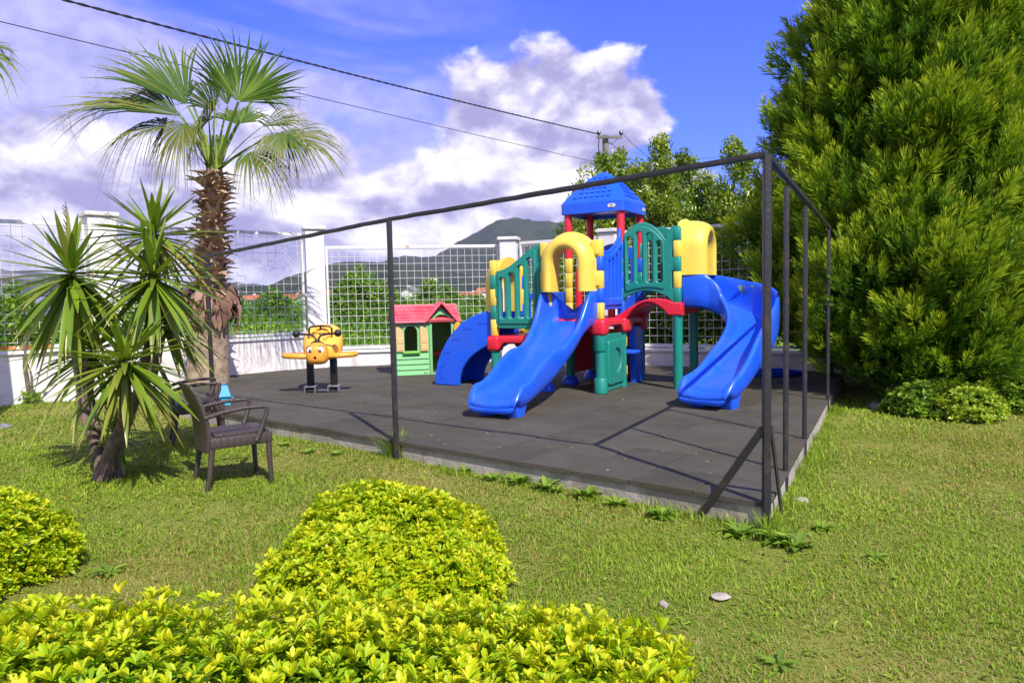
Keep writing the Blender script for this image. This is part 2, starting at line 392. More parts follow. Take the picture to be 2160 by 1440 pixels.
def column(p, h, w, label, rz=0):
    e = empty('wall_column', (p.x, p.y, -0.05), rz, label, 'column', 'white columns between the fence panels')
    MB().box((0, 0, (h-0.01)/2), (w, w, h-0.01), r=0.008, seg=1).build('shaft', M_COLUMN, e, smooth=30)
    MB().box((0, 0, h+0.03), (w+0.08, w+0.08, 0.07), r=0.012, seg=1).build('cap', M_PLASTER, e, smooth=30)
COLW = W_L0+W_DL*1.35
wall(W_BEG, W_C1, 0.84, 'tall white plastered wall on the left behind the palm and the spiky plant')
wall(W_C1, W_C2, 0.50, 'low white plastered wall behind the playhouse and the bee rider')
wall(W_C2, W_END, 0.50, 'low white plastered wall in shade behind the twisting slide and conifer')
hw = 0.20
mesh_fence(W_BEG, COLW-W_DL*hw, 0.86, 2.87, 'wire mesh fence panel at far left edge, with rusty bottom rail', r=0.0038, rust=True)
mesh_fence(COLW+W_DL*hw, W_C1-W_DL*hw, 0.86, 2.87, 'tall wire mesh fence panel between the palm trunk and the white column', r=0.0040)
dm = (W_C2-W_C1).normalized(); COLR = W_C2+W_DR*2.25
mesh_fence(W_C1+dm*hw, W_C2-dm*hw, 0.52, 2.62, 'white wire mesh fence panel behind the small red-roofed playhouse')
mesh_fence(W_C2+W_DR*hw, COLR-W_DR*hw, 0.52, 2.66, 'short wire mesh fence panel behind the yellow slide arch')
mesh_fence(COLR+W_DR*hw, COLR+W_DR*5.2, 0.52, 2.74, 'wire mesh fence panel behind the twisting slide, before leafy trees')
column(COLW, 3.02, 0.42, 'white column behind the spiky yucca, left of the palm trunk', math.atan2(W_DL.y, W_DL.x))
column(W_C1, 2.98, 0.36, 'tall white column directly behind the bee rider', 0.33)
column(W_C2, 2.74, 0.34, 'shorter white column rising behind the green slatted panel', -0.2)
column(COLR, 2.76, 0.34, 'white column mostly hidden behind the blue tower', math.atan2(W_DR.y, W_DR.x))
# pale picket railing far right behind the conifer
e = empty('picket_railing', (7.3, 12.7, 0.95), -0.25, 'pale metal picket railing glimpsed through the conifer at right', 'railing')
w = MB(); w2 = MB()
for i in range(16):
    w.tube([(i*0.24, 0, 0), (i*0.24, 0, 1.05)], 0.014, 6)
    if i % 2 == 0: MB().tube([(i*0.24+0.12+0.10*math.cos(R(a)), 0, 0.30+0.10*math.sin(R(a))) for a in range(0, 181, 20)], 0.008, 5).build('scroll', M_WIRE, e)
w.build('picket', M_WIRE, e); pass
for z in (0.02, 0.27): MB().box((1.8, 0.03, z), (3.8, 0.03, 0.04)).build('rail', M_WIRE, e, smooth=0)
wall(Vector((7.2, 12.75)), Vector((13, 11.4)), 0.88, 'white wall under the picket railing behind the conifer')
# ---- hills
def hill_mat(name, cA, cB, cC, s):
    m = ground_mat(name, cA, cB, cC, s, s*6)
    return m
def ridge(name, Y, pts, depth, m, seed, rough, step=14):
    """land rising to a skyline: pts are photograph pixels of the skyline, seen Y metres away"""
    P = [atY(px, py, Y) for px, py in pts]; xs = np.array([p.x for p in P]); zs = np.array([max(p.z, 0) for p in P])
    X = np.arange(xs[0], xs[-1], step); r = np.random.default_rng(seed)
    H = np.interp(X, xs, zs); k = np.ones(5)/5; H = np.convolve(np.pad(H, 2, 'edge'), k, 'valid')
    nz = sum(a*np.sin(X/l+p) for a, l, p in zip(rough*np.array([1, .6, .4]), (70, 31, 13), r.uniform(0, 6, 3)))
    H = np.maximum(H+nz*np.clip(H/20, 0, 1), 0)
    D = np.linspace(0, 1, 26); V = []
    for d in D:
        s = math.sin(min(d/0.6, 1)*math.pi/2)**1.3 if d < 0.6 else math.cos((d-0.6)/0.4*math.pi/2)
        ph = r.uniform(0, 6, 3)
        jit = r.normal(size=len(X))*rough*0.45+sum(a*np.sin(X/l+q) for a, l, q in zip(rough*np.array([.9, .5]), (50, 21), ph))
        z = H*s+jit*s*np.clip(H/25, 0.05, 1)*(0.35 if 0.52 < d < 0.68 else 1)
        V += [(x, Y+(d-0.6)*depth, zz-0.5) for x, zz in zip(X, z)]
    n = len(X)
    b = MB().add(V, [(j*n+i, j*n+i+1, (j+1)*n+i+1, (j+1)*n+i) for j in range(len(D)-1) for i in range(n-1)])
    return tag(b.build(name, m, smooth=0 if False else 80), kind='structure')
M_HILL = hill_mat('wooded_hillside', (.020, .034, .012), (.055, .068, .026), (.010, .018, .008), 0.012)
M_HILL2 = hill_mat('dark_wooded_hillside', (.018, .032, .012), (.036, .052, .018), (.012, .022, .008), 0.03)
ridge('far_mountain', 2600, [(700, 626), (780, 590), (843, 555), (859, 546), (875, 542), (902, 539), (942, 537), (961, 523), (982, 507), (1009, 494), (1036, 480), (1060, 471), (1076, 467), (1116, 465.5), (1157, 469), (1184, 478), (1260, 500), (1360, 540), (1500, 570), (1700, 600), (1900, 606)], 1700, M_HILL, 2, 6, 16)
ridge('near_hill', 1300, [(560, 632), (640, 612), (670, 596), (692, 582), (708, 571), (732, 563), (778, 558), (821, 555), (860, 562), (940, 575), (1060, 590), (1250, 605), (1500, 612)], 900, M_HILL, 5, 3, 9)
ridge('wooded_ridge', 900, [(-400, 640), (-100, 625), (40, 612), (200, 618), (420, 610), (500, 612), (560, 606), (640, 604), (700, 606), (800, 618), (1000, 622)], 500, M_HILL2, 7, 2.2, 6)
ridge('left_mountain', 3800, [(-900, 640), (-300, 600), (-60, 585), (20, 578), (60, 574), (100, 578), (200, 596), (330, 608), (450, 600), (500, 594), (560, 602), (640, 618), (760, 634)], 1600, M_HILL, 9, 6, 22)
# ---- houses beyond the fence
M_TILE = mat('orange_roof_tiles', (.46, .15, .065), 0.8, c2=(.30, .095, .05), vscale=1.2, bump=0.3, bscale=8)
M_HWALL = mat('white_house_wall', (.74, .72, .70), 0.8, c2=(.60, .57, .54), vscale=0.6)
M_GLASS = mat('dark_window_glass', (.03, .04, .05), 0.15)
M_GREYROOF = mat('grey_roof_sheet', (.20, .19, .19), 0.7, var=0.2, vscale=1)
def house(p, w, d, h, rh, rz, label, roof=M_TILE, win=2):
    e = empty('house', (p.x, p.y, 0), rz, label, 'house', 'houses beyond the fence')
    b = MB(); b.box((0, 0, h/2), (w, d, h)); b.add([(-w/2, -d/2, h), (-w/2, d/2, h), (-w/2, 0, h+rh-0.1), (w/2, -d/2, h), (w/2, d/2, h), (w/2, 0, h+rh-0.1)], [(0, 1, 2), (3, 5, 4)])
    b.build('wall', M_HWALL, e, smooth=0)
    o = 0.45; r = MB(); t = 0.14
    for s in (-1, 1):
        e0 = Vector((0, s*(d/2+o), h-o*rh/(d/2))); e1 = Vector((0, 0, h+rh))
        V = [(x, q.y, q.z+dz) for x in (-w/2-o, w/2+o) for q in (e0, e1) for dz in (0.01, t)]
        r.add(V, [(0, 1, 3, 2), (4, 6, 7, 5), (0, 4, 5, 1), (2, 3, 7, 6), (0, 2, 6, 4), (1, 5, 7, 3)])
    r.build('roof', roof, e, smooth=0)
    for i in range(win):
        x = -w/2+w*(i+0.5)/win
        f = MB().box((x, -d/2-0.03, h*0.58), (1.1, 0.08, 1.3)).build('window', M_COLUMN, e, smooth=0)
        MB().box((x, -d/2-0.075, h*0.58), (0.9, 0.02, 1.1)).build('pane', M_GLASS, f, smooth=0)
    MB().box((w*0.25, d*0.18, h+rh*0.9), (0.5, 0.5, 1.0)).build('chimney', M_HWALL, e, smooth=0)
house(atY(531, 650, 150), 2.3, 4, 2.0, 0.8, 0.25, 'small white house with orange roof close beside the palm trunk')
house(atY(618, 650, 180), 4.2, 5, 2.2, 0.9, -0.2, 'long low orange-roofed house left of the tall white column')
house(atY(711, 650, 180), 4.0, 5, 3.0, 0.9, 0.1, 'orange-roofed house just right of the tall white column')
house(atY(866, 650, 150), 2.2, 3.4, 3.1, 0.8, 1.2, 'little white gabled house above the shrubs behind the playhouse', M_GREYROOF, 1)
house(atY(986, 650, 200), 7.0, 6, 2.1, 0.9, 0.15, 'orange-roofed house low behind the middle fence panel')
house(atY(1026, 640, 215), 4.6, 5, 3.2, 1.0, -0.1, 'taller orange-roofed house beside the shorter white column')
# white villa at the left edge
pv = atY(20, 690, 36)
e = empty('villa', (pv.x, pv.y, 0), 0.25, 'modern white villa with dark overhanging roof at left edge', 'house')
MB().box((-3.2, 0, 1.45), (6.4, 6, 2.9)).build('wall', M_HWALL, e, smooth=0)
MB().add([(-7.2, -3.9, 2.9), (0.7, -3.9, 2.9), (0.7, 3.9, 2.9), (-7.2, 3.9, 2.9), (-4.6, 0, 4.0), (-2.0, 0, 4.0), (-7.2, -3.9, 2.76), (0.7, -3.9, 2.76), (0.7, 3.9, 2.76), (-7.2, 3.9, 2.76)],
         [(0, 1, 5, 4), (1, 2, 5), (2, 3, 4, 5), (3, 0, 4), (6, 7, 1, 0), (7, 8, 2, 1), (8, 9, 3, 2), (9, 6, 0, 3), (9, 8, 7, 6)]).build('roof', M_GREYROOF, e, smooth=0)
MB().box((1.0, -0.6, 0.85), (2.0, 5, 1.7)).build('annex', M_HWALL, e, smooth=0)
MB().box((1.0, -0.7, 1.84), (2.4, 5.6, 0.28)).build('parapet', M_COLUMN, e, smooth=0)
for x, z in ((-1.2, 1.7), (-3.6, 1.7), (1.2, 0.95)):
    f = MB().box((x, -3.04 if x < 0 else -3.14, z), (1.3, 0.1, 1.3 if x < 0 else 1.0)).build('window', M_COLUMN, e, smooth=0)
    MB().box((x, -3.10 if x < 0 else -3.20, z), (1.1, 0.03, 1.1 if x < 0 else 0.8)).build('pane', M_GLASS, f, smooth=0)
# far village on the hillside
rv = random.Random(8)
hb = MB(); hb.box((0, 0, 2.4), (9, 7, 4.8)); hb.add([(-5, -4, 4.8), (5, -4, 4.8), (5, 4, 4.8), (-5, 4, 4.8), (-5, 0, 7), (5, 0, 7)], [(0, 1, 5, 4), (2, 3, 4, 5), (0, 4, 3), (1, 2, 5)])
proto = None
for i, (px, py) in enumerate([(868, 598), (880, 594), (890, 599), (899, 596), (908, 601), (921, 603), (934, 599), (947, 606), (958, 602), (840, 612), (852, 606), (915, 592), (972, 609), (655, 622)]):
    p = atY(px, py, 1010 if px > 700 else 700)
    if proto is None:
        o = proto = hb.build('hillside_house', M_HWALL, smooth=0)
    else:
        o = proto.copy(); col.objects.link(o)
    o.location = (p.x, p.y, p.z-4); o.rotation_euler = (0, 0, rv.uniform(-.6, .6)); s = rv.uniform(.55, 1.0); o.scale = (s, s, s)
    tag(o, 'tiny white house of the village on the far hillside', 'house', 'tiny village houses on the far hillside')
# ---- utility pole and cables
PY = 30.0
pp = atY(1277, 286, PY)
e = empty('utility_pole', (pp.x, pp.y, 0), 0.1, 'weathered concrete utility pole above the leafy trees behind the tower', 'utility pole')
M_POLE = mat('weathered_pole', (.25, .23, .19), 0.9, var=0.4, vscale=2, bump=0.4, bscale=20)
M_DARK = mat('black_iron', (.022, .020, .020), 0.45, c2=(.055, .040, .030), vscale=12, bump=0.35, bscale=70, thr=(.5, .75))
M_INS = mat('brown_insulator', (.05, .03, .025), 0.25)
MB().tube([(0, 0, 0), (0, 0, pp.z)], [0.17, 0.13], 10).build('post', M_POLE, e)
for z in (pp.z-0.12, pp.z-0.98):
    MB().box((0.12, -0.23, z), (1.05, 0.09, 0.10)).build('crossarm', M_POLE, e, smooth=0)
    for x in (-0.33, 0.60):
        MB().lathe([(0.03, 0), (0.03, 0.05), (0.085, 0.06), (0.05, 0.10), (0.085, 0.12), (0.06, 0.20), (0.02, 0.22)], (x, -0.23, z+0.05), 10).build('insulator', M_INS, e)
MB().tube([(-0.33, -0.25, pp.z-0.1), (-0.38, -0.36, pp.z-0.6), (-0.30, -0.3, pp.z-1.0)], 0.02, 6).build('jumper_cable', M_DARK, e)
MB().tube([(-0.2, -0.28, pp.z-0.2), (0.15, -0.42, pp.z-0.45), (0.5, -0.25, pp.z-0.15)], 0.015, 6).build('jumper_cable', M_DARK, e)
def cable(p, q, sag, r, label, twist=False, n=40):
    pts = []
    for i in range(n+1):
        t = i/n; c = p.lerp(q, t); c.z -= sag*4*t*(1-t); pts.append(c)
    b = MB()
    if twist:
        for ph in (0, math.pi):
            hp = []
            for i in range(361):
                t = i/360; c = p.lerp(q, t); c.z -= sag*4*t*(1-t); a = i*0.85+ph
                hp.append(c+Vector((0, math.cos(a)*r*0.8, math.sin(a)*r*0.8)))
            b.tube(hp, r, 5)
    else: b.tube(pts, r, 6)
    return tag(b.build('overhead_cable', M_DARK), label, 'cable', 'overhead cables')
top = Vector((pp.x-0.33, pp.y-0.3, pp.z+0.0))
q0 = atY(165, 0, 13.0); q00 = top+(q0-top)*1.28
cable(q00, top, 0.10, 0.015, 'thick twisted black cable sweeping from upper left to the pole', True)
q1 = atY(0, 42, 13.0); l1 = Vector((pp.x-0.4, pp.y-0.3, pp.z-1.15)); q11 = l1+(q1-l1)*1.25
cable(q11, l1, 0.05, 0.009, 'thin single cable running below the thick twisted one')
tr = Vector((pp.x+0.6, pp.y-0.2, pp.z+0.1))
cable(tr, atY(1376, 336, 44), 0.1, 0.014, 'upper of two short wires descending right from the pole')
cable(Vector((pp.x+0.2, pp.y, pp.z-0.3)), atY(1362, 352, 44), 0.1, 0.014, 'lower of two short wires descending right from the pole')
cable(atY(1335, 344, 40), atY(1640, 315, 40), 0.12, 0.014, 'faint wire rising to the right across the leafy treetops')
# bird
b = MB(); pb = atY(1644, 71, 40)
b.ball(pb, (0.10, 0.05, 0.05), 8, 6); b.add([pb+Vector(v) for v in ((-.04, 0, .02), (.06, 0, .02), (.02, .28, .12), (-.05, .26, .11), (.02, -.28, .10), (-.05, -.26, .09))], [(0, 1, 2, 3), (1, 0, 5, 4)])
tag(b.build('bird', M_DARK), 'tiny dark bird in flight in the clear blue sky', 'bird')
# ================================================================== THINGS
def plastic(name, c, rough=0.36, c2=None):
    m = bpy.data.materials.new(name); m.use_nodes = True; g = NG(m.node_tree)       # moulded plastic, sun-faded in patches, scuffed and dusty
    out = g.n('ShaderNodeOutputMaterial'); b = g.n('ShaderNodeBsdfPrincipled'); g.l(b.outputs[0], out.inputs[0]); P = g.n('ShaderNodeTexCoord').outputs['Object']
    f1 = g.sm(g.noise(P, 2.2, 7, 0.6, 0.7), .40, .75); f2 = g.sm(g.noise(P, 14, 8, 0.72, 0.4), .60, .78); f3 = g.sm(g.noise(P, 55, 3, 0.6), .70, .76)
    k = g.mix(f1, (*c, 1), (*tuple(x*0.84+0.022 for x in c), 1)); k = g.mix(g.m('MULTIPLY', f2, 0.30), k, (.36, .34, .31, 1)); k = g.mix(g.m('MULTIPLY', f3, 0.30), k, (.42, .40, .38, 1)); g.l(k, b.inputs['Base Color'])
    g.l(g.m('ADD', g.m('MULTIPLY_ADD', f1, 0.14, rough-0.04), g.m('MULTIPLY', f2, 0.18)), b.inputs['Roughness']); b.inputs['Specular IOR Level'].default_value = 0.42
    bp = g.n('ShaderNodeBump'); bp.inputs['Strength'].default_value = 0.10; bp.inputs['Distance'].default_value = 0.006; g.l(g.noise(P, 9, 5, 0.6), bp.inputs['Height']); g.l(bp.outputs[0], b.inputs['Normal'])
    return m
BLUE = plastic('blue_plastic', (.012, .105, .74), 0.30)
RED = plastic('red_plastic', (.70, .018, .040), 0.38)
YEL = plastic('yellow_plastic', (.84, .60, .075), 0.40)
TEAL = plastic('teal_plastic', (.010, .235, .175), 0.40)
WHITE_P = plastic('white_plastic', (.72, .70, .66), 0.4)
GREYTXT = mat('grey_print', (.08, .08, .09), 0.6)
# ---------------------------------------------------------------- metal frame round the pad
def build_frame():
    e = empty('steel_frame', (CORNER.x, CORNER.y, 0), 0, 'black welded steel rail frame with tall posts round the playground pad', 'railing')
    o = Vector((CORNER.x, CORNER.y, 0)); rr = random.Random(5)
    def on_edge(px, E):            # distance along an edge of the pad at which it crosses a pixel column
        lo, hi = 0.0, 9.0
        for _ in range(40):
            mid = (lo+hi)/2; p = CORNER+E*mid; q = at(px, 900, 0.18)
            d = ray(px, 720); s = (p.x*d.y-p.y*d.x)
            s0 = (CORNER.x*d.y-CORNER.y*d.x)
            if (s > 0) == (s0 > 0): lo = mid
            else: hi = mid
        return CORNER+E*lo
    def post(name, p, z0, z1, w):
        b = MB(); n = 26; pts = [(p.x-o.x, p.y-o.y, z0+(z1-z0)*i/n) for i in range(n+1)]
        rings = []
        for i, q in enumerate(pts):
            k = w/2*(1+rr.uniform(-.05, .05)); r = 0.12
            rings.append([Vector(q)+Vector((x*k, y*k, 0)) for x, y in rrect(-1, -1, 1, 1, .25, 2)])
        return b.loft(rings).build(name, M_DARK, e, smooth=30)
    F2 = on_edge(829, E1); F3 = on_edge(443.5, E1)
    R1, R2, R3 = on_edge(1658, E2), on_edge(1698, E2), on_edge(1746.5, E2)
    ofs = -0.02
    zc = 2.375
    post('post', CORNER-E2*0.03, -0.03, zc, 0.047)
    post('post', F2-EP*0.05-E1*0.055, -0.03, 2.262, 0.047); post('post', F3, 0.14, 2.10, 0.046)
    for p, z in ((R1, 2.30), (R2, 2.29), (R3, 2.285)): post('post', p, -0.02, z-.012, 0.033)
    def rail(p, z0, q, z1, w):
        n = 30; b = MB()
        d = Vector((q.x-p.x, q.y-p.y, z1-z0)); dn = d.normalized(); s = dn.cross(Vector((0, 0, 1))).normalized(); u = s.cross(dn)
        rings = []
        for i in range(n+1):
            c = Vector((p.x-o.x, p.y-o.y, z0))+d*(i/n); k = w/2*(1+rr.uniform(-.06, .06)); wob = rr.uniform(-.003, .003)
            rings.append([c+s*(x*k)+u*(y*k+wob) for x, y in rrect(-1, -1, 1, 1, .25, 2)])
        b.loft(rings).build('top_rail', M_DARK, e, smooth=30)
    rail(CORNER-E2*0.03, zc, F2, 2.275, 0.037); rail(F2+E1*0.02, 2.275, F3+E1*0.35, 2.085, 0.036)
    rail(CORNER, zc-0.004, CORNER+E2*4.9, 2.285, 0.038)
    def brace(a, b_):
        d = (b_-a); dn = d.normalized(); s = dn.cross(Vector((0, 0, 1))).normalized(); u = s.cross(dn)
        MB().loft([[c+s*(x*0.006)+u*(y*0.024) for x, y in ((-1, -1), (1, -1), (1, 1), (-1, 1))] for c in (a, a+d*0.5, b_)]).build('brace', M_DARK, e, smooth=0)
    c3 = Vector((0, 0, 0)); ee1 = Vector((E1.x, E1.y, 0)); ee2 = Vector((E2.x, E2.y, 0))
    brace(Vector((0, 0, 0.66))-ee2*0.035+ee1*0.02, ee1*0.42-ee2*0.06+Vector((0, 0, 0.05)))
    brace(Vector((0, 0, 0.66))+ee2*0.03-ee1*0.02, ee2*0.32-ee1*0.05+Vector((0, 0, 0.02)))
    for p in (CORNER+E2*0.55,):
        pass
build_frame()
# ---------------------------------------------------------------- play tower with three slides
W = 0.83
PS = empty('play_tower', (1.2, 9.65, SLAB), math.atan2(-.49, .872), 'colourful plastic play tower with blue roof, teal panels and three blue slides', 'play tower')
def PM(p, d, n):                   # panel frame: x along d, y up, depth along n
    d, n = Vector(d), Vector(n); m = Matrix.Identity(4)
    m.col[0] = (*d, 0); m.col[1] = (0, 0, 1, 0); m.col[2] = (*n, 0); m.col[3] = (*p, 1)
    return m
X_, Y_ = (1, 0, 0), (0, 1, 0)
A, M_, N_, F_, L_, C_ = (-2*W, 0), (-W, 0), (0, 0), (0, W), (-W, W), (W, W)
B_, R_, C2, A2 = (-W, 2*W), (0, 2*W), (W, 2*W), (-2*W, W)
def panel(name, m, p, d, n, outline, holes, th=0.07, bev=0.016, label=None, extra=()):
    b = MB(); vv, ff = flat_panel(outline, holes, th, bev, PM(p, d, n)); b.add(vv, ff)
    for ol, hl, t2, bv, off in extra:
        q = Vector(p)+Vector(n)*off; vv, ff = flat_panel(ol, hl, t2, bv, PM(q, d, n)); b.add(vv, ff)
    o = b.build(name, m, PS, smooth=35); tag(o, label); return o
def slots(xs, zs, w, r=0.9):
    return [rrect(x-w/2, z0, x+w/2, z1, w/2*r) for x, (z0, z1) in zip(xs, zs)]
def curve(x0, x1, f, n=14): return [(x0+(x1-x0)*i/n, f(i/n)) for i in range(n+1)]
sst = lambda t: t*t*(3-2*t)
# platforms
def platform(s0, t0, s1, t1, z0, z1, label=None):
    b = MB(); b.box(((s0+s1)/2, (t0+t1)/2, (z0+z1)/2+0.05), (s1-s0+0.10, t1-t0+0.10, z1-z0-0.10), r=0.03, seg=3)
    for s in (s0, s1):
        for t in (t0, t1):
            b.box((s, t, (z0+z1)/2-0.005), (0.20, 0.20, z1-z0), r=0.045, seg=3)
    # skirt arches between the corner caps
    for (p, q, nn) in (((s0, t0), (s1, t0), Y_), ((s1, t0), (s1, t1), X_), ((s0, t1), (s1, t1), Y_), ((s0, t0), (s0, t1), X_)):
        d = Vector((q[0]-p[0], q[1]-p[1], 0)); Ld = d.length; d.normalize()
        ol = [(0.02, z1-0.03)]+[(0.02, z0+0.02)]+curve(0.10, Ld-0.10, lambda t: z0+0.02+0.10*min(1, math.sin(t*math.pi)*2.2), 16)+[(Ld-0.02, z0+0.02), (Ld-0.02, z1-0.03)]
        out = -1 if (nn == Y_ and p[1] == t0) or (nn == X_ and p[0] == s0) else 1
        vv, ff = flat_panel(ol, [], 0.05, 0.012, PM((p[0]+Vector(nn).x*out*0.045, p[1]+Vector(nn).y*out*0.045, 0), d, nn)); b.add(vv, ff)
        gl = rrect(0.16, z1-0.105, Ld-0.16, z1-0.065, 0.018)
    return tag(b.build('platform', RED, PS, smooth=35), label)
platform(-W, 0, 0, W, 0.80, 1.02)
platform(-2*W, 0, -W-0.11, W, 0.56, 0.78)
platform(-W, W+0.11, 0, 2*W, 0.80, 1.018)
# columns: stacked knuckles of two colours
def column_stack(p, z0, items, r=0.054):
    z = z0
    for m, h in items:
        if m is not None:
            MB().loft([[(p[0]+x, p[1]+y, z+zz) for x, y in rrect(-r*k, -r*k, r*k, r*k, r*0.62, 4)] for zz, k in ((0.001, .95), (0.006, 1), (h-0.007, 1), (h-0.002, .95))]).build('knuckle', m, PS, smooth=50)
        z += h
column_stack(A, 0.78, [(YEL, .24), (TEAL, .20), (YEL, .24), (TEAL, .20), (YEL, .22)])
column_stack(M_, 1.02, [(YEL, .24), (TEAL, .19), (YEL, .24), (TEAL, .19), (YEL, .20)])
column_stack(N_, 1.02, [(YEL, .22), (BLUE, .19), (YEL, .24), (BLUE, .19), (YEL, .23)], 0.058)
column_stack(F_, 1.02, [(BLUE, .22), (TEAL, .19), (BLUE, .24), (TEAL, .19), (BLUE, .24)])
column_stack(C_, 1.22, [(TEAL, .20), (YEL, .23), (TEAL, .20), (YEL, .23), (TEAL, .18)])
column_stack(L_, 1.02, [(YEL, .22), (YEL, .22), (YEL, .22), (YEL, .22)])
column_stack(A2, 0.78, [(YEL, .24), (BLUE, .20), (YEL, .24), (BLUE, .20), (YEL, .2)])
for p in (B_, R_): column_stack(p, 1.02, [(RED, .22), (BLUE, .22), (TEAL, .22), (BLUE, .22), (TEAL, .22)])
column_stack(C2, 1.22, [(TEAL, .20), (YEL, .23), (TEAL, .20), (YEL, .23), (TEAL, .18)])
# legs
for p, z in ((A, .56), (M_, .80), (L_, .80), (A2, .56), (C_, 1.05), (C2, 1.05), (B_, .80), (R_, .80), (F_, .80)):
    MB().lathe([(0.066, 0), (0.066, z+0.01)], (p[0], p[1], 0), 20).build('leg', TEAL, PS, smooth=50)
for p in (M_, L_, A, B_):
    b = MB(); b.lathe([(0.125, 0), (0.13, 0.02), (0.115, 0.075), (0.085, 0.12), (0.070, 0.13)], (p[0], p[1], 0.0), 20)
    o = b.build('foot', BLUE, PS, smooth=50)
    h = MB()
    for a in (200, 290): h.ball((p[0]+0.108*math.cos(R(a)), p[1]+0.108*math.sin(R(a)), 0.075), (0.016, 0.016, 0.016), 10, 6)
    h.build('bolt_recess', M_DARK, o)
# base panel of the near corner
b = MB(); vv, ff = flat_panel(rrect(0.03, 0.005, W+0.03, 0.80, 0.02), [], 0.05, 0.012, PM((0.005, 0, 0), Y_, X_)); b.add(vv, ff)
vv, ff = flat_panel(rrect(0.17, 0.09, W-0.06, 0.71, 0.05), [[(0.50+0.155*math.cos(R(a)), 0.42+0.17*math.sin(R(a))) for a in range(0, 360, 10)]], 0.05, 0.016, PM((0.035, 0, 0), Y_, X_)); b.add(vv, ff)
b.lathe([(0.078, 0), (0.09, 0.012), (0.09, 0.20), (0.082, 0.212), (0.070, 0.216), (0.070, 0.58), (0.085, 0.585), (0.09, 0.60), (0.09, 0.80)], (0, 0, 0), 22)
o = b.build('base_panel', TEAL, PS, smooth=35)
for z in (0.24, 0.66): MB().box((0.036, W+0.03, z), (0.055, 0.07, 0.15), r=0.015).build('latch', YEL, o)
# blue shelf / climbing wall at the back right, red and yellow lower walls
panel('lower_wall', BLUE, (0.0, 2*W-0.42, 0), Y_, X_, [(0.06, 0.0), (0.46, 0.0), (0.46, 0.86), (0.0, 0.86), (0.0, 0.30), (0.04, 0.22)], [], 0.10, 0.02)
MB().box((0.02, 2*W-0.62, 0.50), (0.34, 0.36, 0.05), r=0.02).build('play_shelf', BLUE, PS)
panel('lower_wall', RED, (-W, 2*W, 0), X_, Y_, rrect(0.05, 0.0, W-0.05, 0.80, 0.03), [rrect(0.30, 0.0, 0.55, 0.30, 0.05)], 0.06, 0.015)
panel('lower_wall', RED, (-W, W, 0), Y_, X_, rrect(0.05, 0.16, W-0.05, 0.80, 0.03), [], 0.06, 0.015)
panel('lower_wall', YEL, (-W, 2*W-0.07, 0), X_, Y_, rrect(0.16, 0.52, W-0.16, 0.78, 0.02), [], 0.05, 0.012)
# left teal panel (A-M)
xs = [0.17, 0.32, 0.47, 0.62]
topL = lambda t: 1.72+0.36*sst(max(0, min(1, (t-0.05)/0.95)))**1.15
ol = [(0.02, 0.96), (0.06, 0.96), (0.06, 0.885), (W-0.06, 0.885), (W-0.06, 1.27), (W-0.0, 1.27), (W-0.0, 1.44), (W-0.06, 1.44), (W-0.06, 1.70), (W+0.01, 1.72), (W+0.01, 2.08), (W-0.06, 2.09)]
ol += [(x, topL(x/W)) for x in np.linspace(W-0.10, 0.08, 16)]+[(0.06, 1.71), (0.06, 1.50), (-0.02, 1.50), (-0.02, 1.34), (0.06, 1.34), (0.06, 1.12), (-0.02, 1.12)]
zs = [(1.03, topL(x/W)-0.12) for x in xs]
rim = [(0.10, 0.95), (W-0.11, 0.95)]+[(x, topL(x/W)-0.055) for x in np.linspace(W-0.11, 0.10, 14)]
panel('slatted_panel', TEAL, (-2*W, -0.015, 0), X_, Y_, ol, slots(xs, zs, 0.078), 0.06, 0.014, 'teal slatted panel with a rising curved top', [(rim, slots(xs, zs, 0.10), 0.05, 0.014, -0.022)])
# blue panel (N-F)
topB = lambda t: 1.95+0.33*max(0, (t-0.25)/0.75)**1.8
ol = [(0.05, 1.14), (W-0.06, 1.14), (W-0.06, 2.24), (W-0.10, 2.29)]+[(x, topB(x/W)) for x in np.linspace(W-0.13, 0.06, 14)]+[(0.05, 1.86), (-0.03, 1.86), (-0.03, 1.67), (0.05, 1.67), (0.05, 1.44), (-0.03, 1.44), (-0.03, 1.26), (0.05, 1.26)]
xs = [0.24, 0.38, 0.52, 0.66]; zs = [(1.28, topB(x/W)-0.13) for x in xs]
rim = [(0.13, 1.20), (W-0.10, 1.20)]+[(x, topB(x/W)-0.06) for x in np.linspace(W-0.10, 0.13, 14)]
panel('slatted_panel', BLUE, (0.01, 0, 0), Y_, X_, ol, [], 0.045, 0.012, 'blue panel with moulded grooves and a rising top edge', [(rim, slots(xs, zs, 0.072), 0.045, 0.012, 0.026)])
# teal arched panel (F-C) over the red bridge
topG = lambda t: 2.10+0.26*math.sin(min(1, max(0, t*1.08))*math.pi)**0.75
botG = lambda t: 1.30+0.09*math.sin(t*math.pi)
ol = [(-0.02, 1.30), (0.05, 1.27)]+curve(0.07, W-0.14, lambda t: botG(t), 14)+[(W-0.06, 1.22), (W-0.02, 1.22), (W-0.02, 1.42), (W-0.07, 1.42), (W-0.07, 1.66), (W-0.01, 1.66), (W-0.01, 1.85), (W-0.07, 1.85), (W-0.07, 2.08), (W+0.04, 2.08), (W+0.04, 2.28), (W-0.06, 2.28), (W-0.13, 2.20)]
ol += [(x, topG(x/(W-0.12))) for x in np.linspace(W-0.16, 0.04, 18)]+[(0.03, 1.96), (-0.04, 1.96), (-0.04, 1.78), (0.03, 1.78), (0.03, 1.56), (-0.04, 1.56), (-0.04, 1.42), (-0.02, 1.42)]
xs = [0.15, 0.29, 0.44, 0.585]; zs = [(1.50, topG(x/(W-0.12))-0.13) for x in xs]
